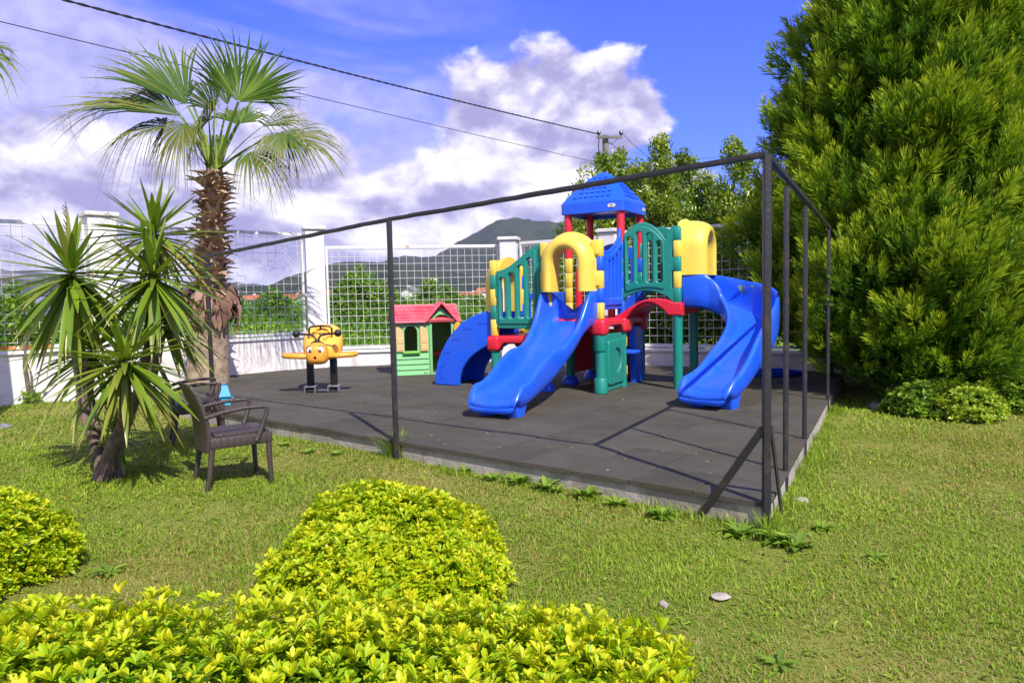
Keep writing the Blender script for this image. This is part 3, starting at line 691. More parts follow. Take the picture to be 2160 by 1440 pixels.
rim = [(0.07, 1.43)]+[(x, botG(x/W)+0.045) for x in np.linspace(0.09, W-0.19, 10)]+[(W-0.17, 1.43)]+[(x, topG(x/(W-0.12))-0.06) for x in np.linspace(W-0.18, 0.07, 16)]
panel('slatted_panel', TEAL, (0, W-0.015, 0), X_, Y_, ol, slots(xs, zs, 0.074), 0.06, 0.014, 'teal slatted panel with a round arched top', [(rim, slots(xs, zs, 0.098), 0.05, 0.014, -0.022)])
panel('slatted_panel', TEAL, (0, 2*W, 0), X_, Y_, ol, slots(xs, zs, 0.074), 0.06, 0.014)
# red arch bridge
def bridge_top(t): return 1.06+0.16*t+0.13*math.sin(t*math.pi)
ol = [(-0.06, 0.98), (0.06, 0.97)]+curve(0.10, W-0.13, lambda t: 1.0+0.05*t+0.20*math.sin(t*math.pi)**0.8, 18)+[(W-0.10, 1.04), (W+0.08, 1.04), (W+0.08, 1.215), (W-0.06, 1.225)]+[(x, bridge_top(x/W)) for x in np.linspace(W-0.10, -0.02, 18)]+[(-0.06, 1.05)]
b = MB()
for t, th in ((W-0.01, 0.15), (2*W, 0.12)):
    vv, ff = flat_panel(ol, [], th, 0.02, PM((0, t, 0), X_, Y_)); b.add(vv, ff)
prof = [(x, bridge_top(x/W)-0.03) for x in np.linspace(0.0, W, 14)]
b.loft([[(x, W, z), (x, 2*W, z), (x, 2*W, z-0.05), (x, W, z-0.05)] for x, z in prof])
b.build('arched_bridge', RED, PS, smooth=35)
# yellow arch hoods (fat rounded arches), one per slide
def hood(c, out, zb, zt, hw, name='arch_hood', depth=0.26, th=0.20, hin=0.0):
    out = Vector((*out, 0)); sd = Vector((-out.y, out.x, 0)); c = Vector((*c, 0))
    D = depth; hp_ = [(-th/2, -0.06), (th/2+.022, -0.06), (th/2+.026, -0.05), (th/2+.026, 0.005), (th/2+.020, 0.014), (th/2+.002, 0.022), (th/2-.004, 0.05), (th/2-.012, D*.45), (th/2-.030, D*.68), (th/2-.062, D*.86), (th/2-.105, D*.97), (th/2-.14, D), (-th/2+.03, D-.004), (-th/2+.008, D-.022), (-th/2, D-.05)]
    path = []; r = hw-th/2; zs = zt-th/2-r*1.05
    for z in np.linspace(zb, zs, 5): path.append((r, z, (1, 0)))
    for a in np.linspace(6, 174, 22): path.append((r*math.cos(R(a)), zs+1.05*r*math.sin(R(a)), (math.cos(R(a)), math.sin(R(a)))))
    for z in np.linspace(zs, zb, 5): path.append((-r, z, (-1, 0)))
    rings = []
    for x, z, (nx_, nz_) in path:
        rings.append([c+sd*(x+nx_*a)+Vector((0, 0, z+nz_*a))+out*(d-hin) for a, d in hp_])
    b = MB().loft(rings)
    return b.build(name, YEL, PS, smooth=50)
h1 = hood((-W/2, -0.02), (0, -1), 1.40, 2.19, 0.40)
for s in (-1, 1):
    for z in (1.56, 1.98): MB().box((-W/2+s*(W/2-0.03), -0.03, z-0.0), (0.12, 0.13, 0.21), r=0.03, seg=3).build('flange', YEL, h1)
hood((W+0.02, 1.5*W), (1, 0), 1.60, 2.38, 0.40, depth=0.36, th=0.19)
hood((-2*W-0.02, 0.5*W), (-1, 0), 1.12, 1.92, 0.40, depth=0.20, th=0.17)
for s in (-W+0.06, -0.07): MB().box((s, -0.02, 1.22), (0.09, 0.10, 0.40), r=0.02).build('arch_jamb', YEL, PS)
# red arch inside, between front bay and tower
path = [(-0.26, z) for z in np.linspace(1.02, 1.60, 4)]+[(0.26*math.cos(R(a)), 1.60+0.30*math.sin(R(a))) for a in np.linspace(170, 10, 14)]+[(0.26, z) for z in np.linspace(1.60, 1.02, 4)]
MB().tube([(-W/2+x, W, z) for x, z in path], 0.055, 10).build('inner_arch', RED, PS, smooth=60)
# back rails of the bays
panel('slatted_panel', BLUE, (-2*W, W, 0), X_, Y_, [(0.05, 0.85), (W-0.05, 0.85), (W-0.05, 1.40), (0.05, 1.40)], slots([0.2, 0.415, 0.63], [(1.0, 1.3)]*3, 0.08), 0.05, 0.012)
panel('slatted_panel', BLUE, (-W, 2*W, 0), X_, Y_, [(0.05, 1.12), (W-0.05, 1.12), (W-0.05, 2.0)]+curve(W-0.10, 0.10, lambda t: 2.05+0.1*math.sin(t*math.pi), 10)+[(0.05, 2.0)], slots([0.2, 0.415, 0.63], [(1.3, 1.9)]*3, 0.09), 0.05, 0.012)
# roof posts and roof
for p in (L_, F_, R_, B_): MB().lathe([(0.058, 1.9), (0.058, 2.60)], (p[0], p[1], 0), 18).build('roof_post', RED, PS, smooth=50)
rc = Vector((-W/2, 1.5*W, 0)); hw0 = W/2+0.085
RH = lambda t: max(0.0, 0.97*math.cos(t*math.pi/2)**0.9 if t < 1 else 0.0)
RZ = lambda h: 2.728+0.475*(1-(h/0.97)**1.55)
def sq(h, z, r): return [Vector((rc.x+x, rc.y+y, z)) for x, y in rrect(-h, -h, h, h, r, 5)]
prof = [(hw0-0.03, 2.545, .05), (hw0, 2.55, .05), (hw0, 2.56, .05), (hw0, 2.69, .05), (hw0, 2.70, .05), (hw0-0.015, 2.725, .05)]
for k in range(1, 13):
    t = k/12; h_ = RH(t); prof.append((h_*hw0, RZ(h_), 0.05+0.05*t))
b = MB(); rings = []
for h, z, r in prof: rings.append(sq(max(h, 0.02), z, min(r, max(h, .02)*0.8)))
b.loft([sq(hw0-0.05, 2.60, .05), sq(hw0-0.03, 2.545, .05)]+rings[1:])
def face_pt(side, u_, k):          # a point on a roof face; k is the height share
    hh = 0.95*(1-k); h = hh*hw0; z = RZ(hh)
    d = [(0, -1), (1, 0), (0, 1), (-1, 0)][side]; s = [(1, 0), (0, 1), (-1, 0), (0, -1)][side]
    return Vector((rc.x+d[0]*h+s[0]*u_, rc.y+d[1]*h+s[1]*u_, z)), Vector((d[0], d[1], 0)), Vector((s[0], s[1], 0))
for side in range(4):
    for row in range(6):
        k = 0.05+row*0.105; hmax = hw0*(1-k)*0.78-0.03; n = max(1, int(2*hmax/0.088))
        for i in range(n):
            u_ = (i-(n-1)/2)*0.088+(0.022 if row % 2 else -0.022)
            if abs(u_)+0.035 > hmax+0.02: continue
            q = []
            for uu, kk in ((-.027, 0), (.027, 0), (.027, .062), (-.027, .062)):
                p, dn, _ = face_pt(side, u_+uu, k+kk); q.append((p, dn))
            up = Vector((0, 0, 1))
            V = [p-dn*0.01 for p, dn in q]+[q[0][0]+q[0][1]*0.013+up*0.006, q[1][0]+q[1][1]*0.013+up*0.006, q[2][0]+q[2][1]*0.004+up*0.003, q[3][0]+q[3][1]*0.004+up*0.003]
            b.add(V, [(4, 5, 6, 7), (0, 1, 5, 4), (1, 2, 6, 5), (2, 3, 7, 6), (3, 0, 4, 7)])
roof = b.build('roof', BLUE, PS, smooth=35)
def text_mesh(s, size, M, name, m, parent):
    cu = bpy.data.curves.new('t', 'FONT'); cu.body = s; cu.size = size; cu.align_x = 'CENTER'; cu.align_y = 'CENTER'; cu.extrude = 0.0008
    ob = bpy.data.objects.new('t', cu); col.objects.link(ob); dg = bpy.context.evaluated_depsgraph_get(); ev = ob.evaluated_get(dg); me = ev.to_mesh()
    b = MB().add([M @ v.co for v in me.vertices], [list(p.vertices) for p in me.polygons]); ev.to_mesh_clear(); bpy.data.objects.remove(ob); bpy.data.curves.remove(cu)
    return b.build(name, m, parent, smooth=0)
def badge(p, d, n, w, h, parent, text=True):
    b = MB(); vv, ff = flat_panel([(w/2*max(-1, min(1, 1.25*math.cos(R(a)))), h/2*math.sin(R(a))) for a in range(0, 360, 12)], [], 0.010, 0.003, PM(p, d, n)); b.add(vv, ff)
    o = b.build('badge', WHITE_P, parent)
    q = Vector(p)+Vector(n)*0.0062; text_mesh('little\ntikes', h*0.42, PM(q, d, n), 'lettering', GREYTXT, o)
badge((-W/2+0.31, rc.y-hw0-0.002, 2.628), X_, (0, -1, 0), 0.115, 0.058, roof)
badge((rc.x+hw0+0.002, rc.y+0.36, 2.628), Y_, (1, 0, 0), 0.115, 0.058, roof)
# ---- slides
def slide_ring(c, fw, hw_, hl, hr, thick=0.05, rim=0.062, drop=0.0):
    """cross-section of a moulded slide: c floor centre, fw flat forward direction, hl/hr side heights"""
    fw = Vector(fw).normalized(); sd = fw.cross(Vector((0, 0, 1))).normalized(); up = Vector((0, 0, 1)); c = Vector(c)
    P = [(-hw_-0.00, -thick-drop), (-hw_-0.015, hl*0.55), (-hw_-0.015, hl-0.01), (-hw_+rim*0.35, hl+0.022), (-hw_+rim, hl-0.012), (-hw_+rim+0.015, hl*0.45), (-hw_+rim+0.06, 0.018), (-hw_*0.45, 0.0),
         (0, -0.004), (hw_*0.45, 0.0), (hw_-rim-0.06, 0.018), (hw_-rim-0.015, hr*0.45), (hw_-rim, hr-0.012), (hw_-rim*0.35, hr+0.022), (hw_+0.015, hr-0.01), (hw_+0.015, hr*0.55), (hw_, -thick-drop), (hw_*0.5, -thick-drop*0.4), (0, -thick-drop*0.3), (-hw_*0.5, -thick-drop*0.4)]
    return [c+sd*x+up*z for x, z in P]
def catmull(pts, n):
    pts = [np.array(p, float) for p in pts]; P = [2*pts[0]-pts[1]]+pts+[2*pts[-1]-pts[-2]]; o = []
    for i in range(1, len(P)-2):
        for k in range(n):
            t = k/n; a, b, c, d = P[i-1:i+3]
            o.append(0.5*((2*b)+(c-a)*t+(2*a-5*b+4*c-d)*t*t+(3*b-a-3*c+d)*t**3))
    o.append(pts[-1]); return o
def slide(keys, hw_, label, end_round=True, drop=0.03):
    """keys: (x, y, floor z, left height, right height)"""
    K = catmull(keys, 5); rings = []
    for i, k in enumerate(K):
        d = K[min(i+1, len(K)-1)]-K[max(i-1, 0)]
        rings.append(slide_ring(k[:3], (d[0], d[1], 0), hw_ if not len(k) > 5 else k[5], k[3], k[4], drop=drop))
    if end_round:                  # rolled lip: the end closes downwards
        k = K[-1]; d = Vector((K[-1]-K[-2])[:3]); d.z = 0; d.normalize(); w0 = k[5] if len(k) > 5 else hw_
        for f, dz, sc in ((0.06, -0.004, 0.98), (0.12, -0.018, 0.94), (0.155, -0.055, 0.90), (0.155, -0.100, 0.86), (0.12, -0.140, 0.80)):
            rr_ = slide_ring(Vector(k[:3])+d*f+Vector((0, 0, dz)), d, w0*sc, max(0.02, k[3]*(1-f*6)), max(0.02, k[4]*(1-f*6)), thick=0.04, drop=0.0)
            rings.append(rr_)
    b = MB().loft(rings)
    o = b.build('slide', BLUE, PS, smooth=60, subsurf=2); tag(o, label); return o
s1 = slide([(-W/2, 0.06, 1.0, .41, .41, .39), (-W/2, -0.14, .99, .41, .41, .39), (-W/2, -0.27, .95, .37, .37, .38), (-W/2, -0.48, .83, .19, .19, .35), (-W/2+0.01, -0.72, .67, .16, .16, .33), (-W/2+0.01, -0.98, .525, .18, .18, .32), (-W/2+0.02, -1.28, .40, .27, .27, .315),
            (-W/2+0.03, -1.62, .295, .24, .24, .305), (-W/2+0.04, -1.92, .225, .16, .16, .31), (-W/2+0.05, -2.16, .215, .135, .135, .315)], 0.31, 'long straight blue slide with wavy sides', drop=0.06)
def slide_foot(c, fw, w, parent, l=0.26, h=0.17):
    fw = Vector((*fw, 0)).normalized(); sd = fw.cross(Vector((0, 0, 1))); c = Vector((*c, 0)); b = MB()
    for s in (-1, 1):
        rings = []
        for z, k in ((0, .75), (0.015, .82), (h*0.6, 1.0), (h, 1.15)):
            rings.append([c+sd*(s*(w-0.10)+x*(0.09 if z > h*.5 else 0.075))+fw*(y*l*k/2)+Vector((0, 0, z)) for x, y in rrect(-1, -1, 1, 1, .35, 3)])
        b.loft(rings)
    b.loft([[c+sd*(x*(w-0.1))+fw*(y*l*0.28)+Vector((0, 0, z)) for x, y in ((-1, -1), (1, -1), (1, 1), (-1, 1))] for z in (h*0.5, h)])
    return b.build('foot', BLUE, parent, smooth=45)
slide_foot((-W/2+0.045, -2.05), (0.03, -1), 0.27, s1)
s2 = slide([(W+0.02, 1.5*W, 1.22, .40, .40, .36), (W+0.24, 1.5*W, 1.21, .40, .40, .36), (1.30, 1.5*W, 1.16, .40, .38, .33), (1.58, 1.16, 1.05, .42, .27, .32), (1.80, 0.90, .93, .45, .19, .32), (1.89, 0.55, .78, .46, .17, .32), (1.87, 0.18, .60, .43, .17, .32), (1.80, -0.12, .44, .36, .17, .325), (1.73, -0.38, .30, .25, .15, .33), (1.67, -0.58, .225, .18, .15, .335), (1.63, -0.72, .215, .135, .135, .335)], 0.30,
           'blue slide twisting round to the right of the tower', drop=0.05)
slide_foot((1.67, -0.58), (-.2, -1), 0.29, s2)
# left arched climber slide
outer = [(-2.80, 0), (-2.79, .14), (-2.74, .35), (-2.66, .52), (-2.56, .68), (-2.44, .82), (-2.29, .955), (-2.13, 1.045), (-1.96, 1.105), (-1.80, 1.15), (-1.68, 1.17)]
inner = [(-2.35, 0), (-2.34, .12), (-2.29, .25), (-2.22, .345), (-2.153, .42), (-2.05, .50), (-1.926, .57), (-1.80, .63), (-1.68, .67)]
b = MB()
for t in (0.07, 0.76):
    vv, ff = flat_panel(outer+inner[::-1], [], 0.07, 0.02, PM((0, t, 0), X_, Y_)); b.add(vv, ff)
mid = [((o[0]*0.62+i[0]*0.38), (o[1]*0.62+i[1]*0.38)) for o, i in zip(outer[::1], [inner[min(int(k*0.85), len(inner)-1)] for k in range(len(outer))])]
b.loft([[(x, 0.09, z), (x, 0.74, z), (x+0.02, 0.74, z-0.05), (x+0.02, 0.09, z-0.05)] for x, z in mid])
o3 = b.build('slide', BLUE, PS, smooth=40); tag(o3, 'curved blue slide at the left end, embossed with little waves')
wv = MB()
for (x, z, a) in ((-1.90, .95, 8), (-2.16, .86, 14), (-2.38, .70, 25), (-2.53, .50, 38), (-2.62, .29, 55), (-2.66, .10, 72)):
    ca, sa = math.cos(R(a)), math.sin(R(a))
    wv.tube([(x+ca*u_-sa*w_, 0.036, z+sa*u_+ca*w_) for u_, w_ in [(-0.085+0.17*i/12, 0.018*math.sin(i/12*2*math.pi)+0.01) for i in range(13)]], [0.002]+[0.0065]*11+[0.002], 6)
wv.build('embossed_wave', plastic('deep_blue_plastic', (.008, .06, .45), 0.4), o3)
# ---------------------------------------------------------------- small playhouse
GRN = plastic('light_green_plastic', (.20, .52, .20), 0.45); GRN2 = plastic('olive_green_plastic', (.22, .36, .03), 0.5)
PINK = mat('pink_red_roof', (.72, .075, .10), 0.5, c2=(.78, .15, .17), vscale=4); TAN = plastic('tan_plastic', (.70, .46, .19), 0.5); ORA = plastic('orange_plastic', (.80, .36, .02), 0.45); ORR = plastic('red_orange_plastic', (.6, .09, .02), 0.5)
pl, pr = at(837, 792.5, SLAB), at(966, 786.5, SLAB)
dv = pr-pl; HWD = 1.07
PH = empty('playhouse', (pl.x, pl.y, SLAB), math.atan2(dv.y, dv.x), 'small green toy cottage with pink-red shingled roof and tan shutters', 'playhouse')
k_ = dv.length/HWD; PH.scale = (k_, 1, 1)
def pp_(name, m, outline, holes, y, th=0.05, bev=0.008, parent=PH, x=0):
    vv, ff = flat_panel(outline, holes, th, bev, PM((x, y, 0), X_, Y_)); return MB().add(vv, ff).build(name, m, parent, smooth=35)
def arch(x0, x1, z0, zs, rise, n=12):
    c, h = (x0+x1)/2, (x1-x0)/2
    return [(x0, z0), (x1, z0)]+[(c+h*math.cos(R(a)), zs+rise*math.sin(R(a))) for a in np.linspace(0, 180, n)]
GX = 0.79
front = [(0.0, 0.0), (HWD, 0.0), (HWD, 0.96), (GX+0.20, 0.98), (GX, 1.20), (GX-0.20, 0.98), (0.0, 0.96)]
fw_ = pp_('wall', GRN, front, [arch(0.14, 0.37, 0.43, 0.76, 0.115), arch(0.61, 0.975, 0.03, 0.85, 0.22)], 0.0)
b = MB()
for vv, ff in (flat_panel(arch(0.575, 1.01, 0.0, 0.85, 0.26), [arch(0.615, 0.97, -0.01, 0.85, 0.215)], 0.03, 0.008, PM((0, -0.035, 0), X_, Y_)), flat_panel(arch(0.115, 0.395, 0.41, 0.76, 0.14), [arch(0.145, 0.365, 0.43, 0.76, 0.11)], 0.03, 0.008, PM((0, -0.035, 0), X_, Y_))): b.add(vv, ff)
b.build('opening_trim', GRN, PH, smooth=35)
b = MB()
for z in (0.0, 0.095, 0.19, 0.285): b.add([(0.01, -0.026, z+0.004), (0.56, -0.026, z+0.004), (0.56, -0.026, z+0.088), (0.01, -0.026, z+0.088), (0.01, -0.052, z+0.006), (0.56, -0.052, z+0.006), (0.56, -0.034, z+0.086), (0.01, -0.034, z+0.086)], [(4, 5, 6, 7), (0, 4, 7, 3), (1, 2, 6, 5), (3, 7, 6, 2), (0, 1, 5, 4)])
b.build('clapboard', GRN, PH, smooth=0)
MB().box((0.26, -0.05, 0.405), (0.30, 0.10, 0.05), r=0.015).build('window_sill', plastic('sill_green', (.16, .46, .06), .45), PH)
def shutter(x0, x1, peak_left):
    n = 10; pts = [(x0, 0.42), (x1, 0.42)]
    pts += [(x1-(x1-x0)*i/n, 0.68+0.19*(math.sqrt(max(0, 1-(i/n)**2)) if not peak_left else math.sqrt(max(0, 1-(1-i/n)**2)))) for i in range(n+1)]
    s = MB(); vv, ff = flat_panel(pts, [], 0.03, 0.008, PM((0, -0.045, 0), X_, Y_)); s.add(vv, ff)
    for za, zb in ((0.445, 0.545), (0.565, 0.665)):
        vv, ff = flat_panel(rrect(x0+0.018, za, x1-0.018, zb, 0.01), [], 0.02, 0.006, PM((0, -0.058, 0), X_, Y_)); s.add(vv, ff)
    s.build('shutter', TAN, PH, smooth=35)
shutter(0.005, 0.135, True); shutter(0.415, 0.555, True)
D_ = 0.80
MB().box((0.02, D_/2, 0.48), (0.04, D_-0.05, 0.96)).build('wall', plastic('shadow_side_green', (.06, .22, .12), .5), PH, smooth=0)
MB().box((HWD-0.02, D_/2, 0.48), (0.04, D_-0.05, 0.96)).build('wall', GRN, PH, smooth=0)
bw = [(0.0, 0.0), (HWD, 0.0), (HWD, 0.96), (0.0, 0.96)]
pp_('wall', GRN2, bw, [], D_)
MB().box((0.80, D_-0.16, 0.32), (0.34, 0.26, 0.10), r=0.02).build('bench', ORR, PH)
pp_('door', ORA, arch(1.0, 1.13, 0.30, 0.80, 0.12), [], -0.10, 0.04)
# shingled roof with a cross gable
b = MB()
def shingled(o, du, dv_, nu, nv, th=0.018):
    """rows of shingles on a slope: o corner at the eave, du along, dv_ up the slope"""
    o, du, dv_ = Vector(o), Vector(du), Vector(dv_); nn = du.cross(dv_).normalized(); rr = random.Random(2)
    b.add([o-nn*0.03, o+du-nn*0.03, o+du+dv_-nn*0.03, o+dv_-nn*0.03, o, o+du, o+du+dv_, o+dv_], [(0, 3, 2, 1), (0, 1, 5, 4), (1, 2, 6, 5), (2, 3, 7, 6), (3, 0, 4, 7), (4, 5, 6, 7)])
    for j in range(nv):
        for i in range(-1, nu+1):
            u0 = max(0, (i+(0.5 if j % 2 else 0)+0.03)/nu); u1 = min(1, (i+1+(0.5 if j % 2 else 0)-0.03)/nu)
            if u1-u0 < 0.01: continue
            v0, v1 = j/nv, min(1, (j+1.02)/nv); h = th*rr.uniform(.75, 1.0)
            P = [o+du*u0+dv_*v0, o+du*u1+dv_*v0, o+du*u1+dv_*v1, o+du*u0+dv_*v1]
            b.add([P[0], P[1], P[2], P[3], P[0]+nn*h, P[1]+nn*h, P[2]+nn*0.002, P[3]+nn*0.002], [(4, 5, 6, 7), (0, 1, 5, 4), (1, 2, 6, 5), (3, 0, 4, 7)])
RZ0, RZ1 = 0.95, 1.22
shingled((-0.06, -0.10, RZ0), (HWD+0.12, 0, 0), (0, D_/2+0.10, RZ1-RZ0), 12, 5)
shingled((HWD+0.06, D_+0.10, RZ0), (-HWD-0.12, 0, 0), (0, -D_/2-0.10, RZ1-RZ0), 12, 5)
# gable over the door
for s in (-1, 1):
    e0 = Vector((GX+s*0.275, -0.13, RZ0-0.0)); a0 = Vector((GX, -0.13, 1.27)); back = Vector((0, 0.50, 0))
    V = [e0, a0, a0+back, e0+back*0.25]; nn = (a0-e0).cross(back).normalized(); nn = nn if nn.z > 0 else -nn
    b.add([p-nn*0.015 for p in V]+[p+nn*0.022 for p in V], [(0, 1, 2, 3), (4, 7, 6, 5), (0, 4, 5, 1), (1, 5, 6, 2), (2, 6, 7, 3), (3, 7, 4, 0)])
b.tube([(-0.06, -0.105, RZ0-0.012), (GX-0.28, -0.105, RZ0-0.012), (GX, -0.14, 1.265), (GX+0.28, -0.105, RZ0-0.012), (HWD+0.06, -0.105, RZ0-0.012)], 0.022, 8)
b.tube([(-0.06, D_/2, RZ1), (HWD+0.06, D_/2, RZ1)], 0.02, 8)
b.build('roof', PINK, PH, smooth=0)
pb_ = MB(); vv, ff = flat_panel([(0.03*math.cos(R(a)), 0.014*math.sin(R(a))) for a in range(0, 360, 20)], [], 0.008, 0.002, PM((0.50, -0.058, 0.055), X_, Y_)); pb_.add(vv, ff).build('badge', TAN, PH)
# ---------------------------------------------------------------- bee rider
BEE = plastic('bee_orange', (.83, .36, .035), 0.38); BEE2 = plastic('bee_yellow_orange', (.84, .47, .06), 0.38)
BLK = mat('black_plastic', (.012, .012, .013), 0.35, var=0.3, vscale=8); EYE = mat('eye_white', (.82, .82, .82), 0.3)
STEEL = mat('zinc_bracket', (.42, .41, .40), 0.35, var=0.3, vscale=30, metal=0.7)
bp = at(681, 826, SLAB)
BR = empty('bee_rider', (bp.x, bp.y, SLAB), 0.06, 'orange bee-shaped spring rider with wings and a surprised face', 'spring rider')
b = MB()                            # saddle body with two scooped seats and a tall back
rings = []
for y, wx, zt, zb in ((-0.20, .10, .66, .50), (-0.10, .19, .70, .47), (0.02, .27, .80, .46), (0.14, .30, .92, .47), (0.24, .29, .99, .52), (0.32, .24, 1.0, .62), (0.36, .14, .96, .74)):
    rings.append([Vector((x*wx, y, zb+(zt-zb)*(z*0.5+0.5))) for x, z in [(math.copysign(abs(math.cos(R(a)))**0.65, math.cos(R(a))), math.copysign(abs(math.sin(R(a)))**0.75, math.sin(R(a)))) for a in range(0, 360, 18)]])
b.loft(rings); body = b.build('body', BEE2, BR, smooth=60, subsurf=1)
b = MB()
for s in (-1, 1):
    b.tube([(s*0.05, -0.02, 0.78), (s*0.085, 0.02, 0.83), (s*0.14, 0.06, 0.82), (s*0.19, 0.05, 0.72), (s*0.20, 0.02, 0.60)], [0.02, 0.03, 0.032, 0.028, 0.02], 8)
b.tube([(-0.13, 0.10, 0.86), (-0.08, 0.12, 0.93), (0, 0.125, 0.955), (0.08, 0.12, 0.93), (0.13, 0.10, 0.86)], 0.026, 8)
b.build('seat_moulding', BEE2, BR, smooth=60)
head = MB(); rings = []
for y, s, zc in ((-0.06, .55, .0), (-0.12, .85, 0.), (-0.22, 1.0, 0.), (-0.32, .98, -.004), (-0.39, .86, -.008), (-0.43, .62, -.012), (-0.445, .3, -.014)):
    rr_ = []
    for a in range(0, 360, 15):
        x = math.cos(R(a)); z = math.sin(R(a)); x = math.copysign(abs(x)**(0.55 if z < 0 else 0.8), x); z = math.copysign(abs(z)**(0.6 if z < 0 else 0.85), z)
        rr_.append(Vector((x*0.158*s*(1.0 if z < 0 else 1-0.10*z), y, 0.595+zc+z*0.165*s)))
    rings.append(rr_)
hd = head.loft(rings).build('head', BEE, BR, smooth=60, subsurf=1)
for s in (-1, 1):
    ey = MB().ball((s*0.070, -0.398, 0.640), (0.050, 0.034, 0.058), 16, 10).build('eye', EYE, hd, smooth=60)
    p = MB(); p.ball((s*0.062, -0.424, 0.634), (0.028, 0.018, 0.034), 12, 8); p.build('pupil', BLK, ey, smooth=60)
    MB().ball((s*0.062+0.008, -0.441, 0.647), (0.009, 0.004, 0.010), 8, 6).build('eye_glint', EYE, ey, smooth=60)
    MB().tube([(s*0.068+0.05*math.cos(R(a)), -0.398, 0.640+0.066*math.sin(R(a))) for a in range(35, 150, 12)], 0.006, 6).build('eyelid', BLK, ey)
MB().ball((0.0, -0.432, 0.545), (0.030, 0.016, 0.028), 12, 8).build('mouth', BLK, hd, smooth=60)
MB().tube([(0.135*math.cos(R(a)), -0.26, 0.60+0.168*math.sin(R(a))) for a in range(20, 161, 10)], 0.012, 8).build('head_band', BLK, hd, smooth=60)
for s in (-1, 1):                   # wings
    ol = [(s*x, y) for x, y in ((0.10, -0.24), (0.30, -0.26), (0.48, -0.22), (0.55, -0.13), (0.545, -0.03), (0.48, 0.05), (0.34, 0.09), (0.22, 0.10), (0.10, 0.08))]
    if s < 0: ol.reverse()
    mw = Matrix.Translation((0, 0, 0.535)) @ Matrix.Rotation(R(-2.5*s), 4, 'Y')
    vv, ff = flat_panel(ol, [], 0.075, 0.034, mw); MB().add(vv, ff).build('wing', BEE, BR, smooth=60)
    MB().box((s*0.17, 0.0, 0.26), (0.105, 0.055, 0.46), r=0.012).build('leg', BLK, BR)
    br = MB(); br.box((s*0.17, -0.01, 0.088), (0.16, 0.17, 0.02), r=0.004); br.box((s*0.17-0.075, -0.01, 0.045), (0.016, 0.17, 0.085)); br.box((s*0.17+0.075, -0.01, 0.045), (0.016, 0.17, 0.085))
    br.build('bracket', STEEL, BR)
MB().box((0, 0.02, 0.012), (0.46, 0.20, 0.022), r=0.005).build('base_plate', BLK, BR)
b = MB()
for s in (-1, 1):
    b.tube([(s*0.018, -0.27, 0.755), (s*0.022, -0.26, 0.80), (s*0.05, -0.25, 0.845), (s*0.12, -0.245, 0.862), (s*0.27, -0.25, 0.872)], 0.0155, 8)
    b.ball((s*0.295, -0.25, 0.874), 0.054, 16, 10)
b.tube([(-0.165, 0.0, 0.84), (-0.165, -0.01, 0.93), (-0.14, -0.01, 0.965), (0, -0.01, 0.975), (0.14, -0.01, 0.965), (0.165, -0.01, 0.93), (0.165, 0.0, 0.84)], 0.0145, 8); b.tube([(0, -0.01, 0.975), (0, 0, 0.92)], 0.013, 8)
b.ball((0, -0.27, 0.755), (0.045, 0.04, 0.02), 10, 6)
b.build('handlebar', BLK, BR, smooth=60)
# ---------------------------------------------------------------- wicker chairs
def wicker_mat():
    m = bpy.data.materials.new('brown_wicker'); m.use_nodes = True; g = NG(m.node_tree)
    out = g.n('ShaderNodeOutputMaterial'); b = g.n('ShaderNodeBsdfPrincipled'); g.l(b.outputs[0], out.inputs[0])
    P = g.n('ShaderNodeTexCoord').outputs['Object']; sp = g.n('ShaderNodeSeparateXYZ'); g.l(P, sp.inputs[0]); x, y, z = sp.outputs
    zz = g.m('ADD', g.m('ADD', z, y), g.m('MULTIPLY', g.m('PINGPONG', x, 0.06), 1.3))
    rib = g.m('PINGPONG', g.m('MULTIPLY', zz, 70.0), 1.0); st = g.m('PINGPONG', g.m('MULTIPLY', g.m('SUBTRACT', x, g.m('MULTIPLY', y, 0.7)), 55.0), 1.0)
    h = g.m('ADD', g.m('MULTIPLY', rib, 0.7), g.m('MULTIPLY', st, 0.45))
    n = g.noise(P, 9, 4, 0.6)
    c = g.mix(g.m('MULTIPLY', h, 0.8), (.018, .012, .010, 1), (.085, .058, .045, 1)); c = g.mix(g.m('MULTIPLY', n, 0.3), c, (.12, .09, .075, 1)); g.l(c, b.inputs['Base Color'])
    b.inputs['Roughness'].default_value = 0.42
    bp_ = g.n('ShaderNodeBump'); bp_.inputs['Strength'].default_value = 0.9; bp_.inputs['Distance'].default_value = 0.004; g.l(h, bp_.inputs['Height']); g.l(bp_.outputs[0], b.inputs['Normal'])
    return m
WICK = wicker_mat()
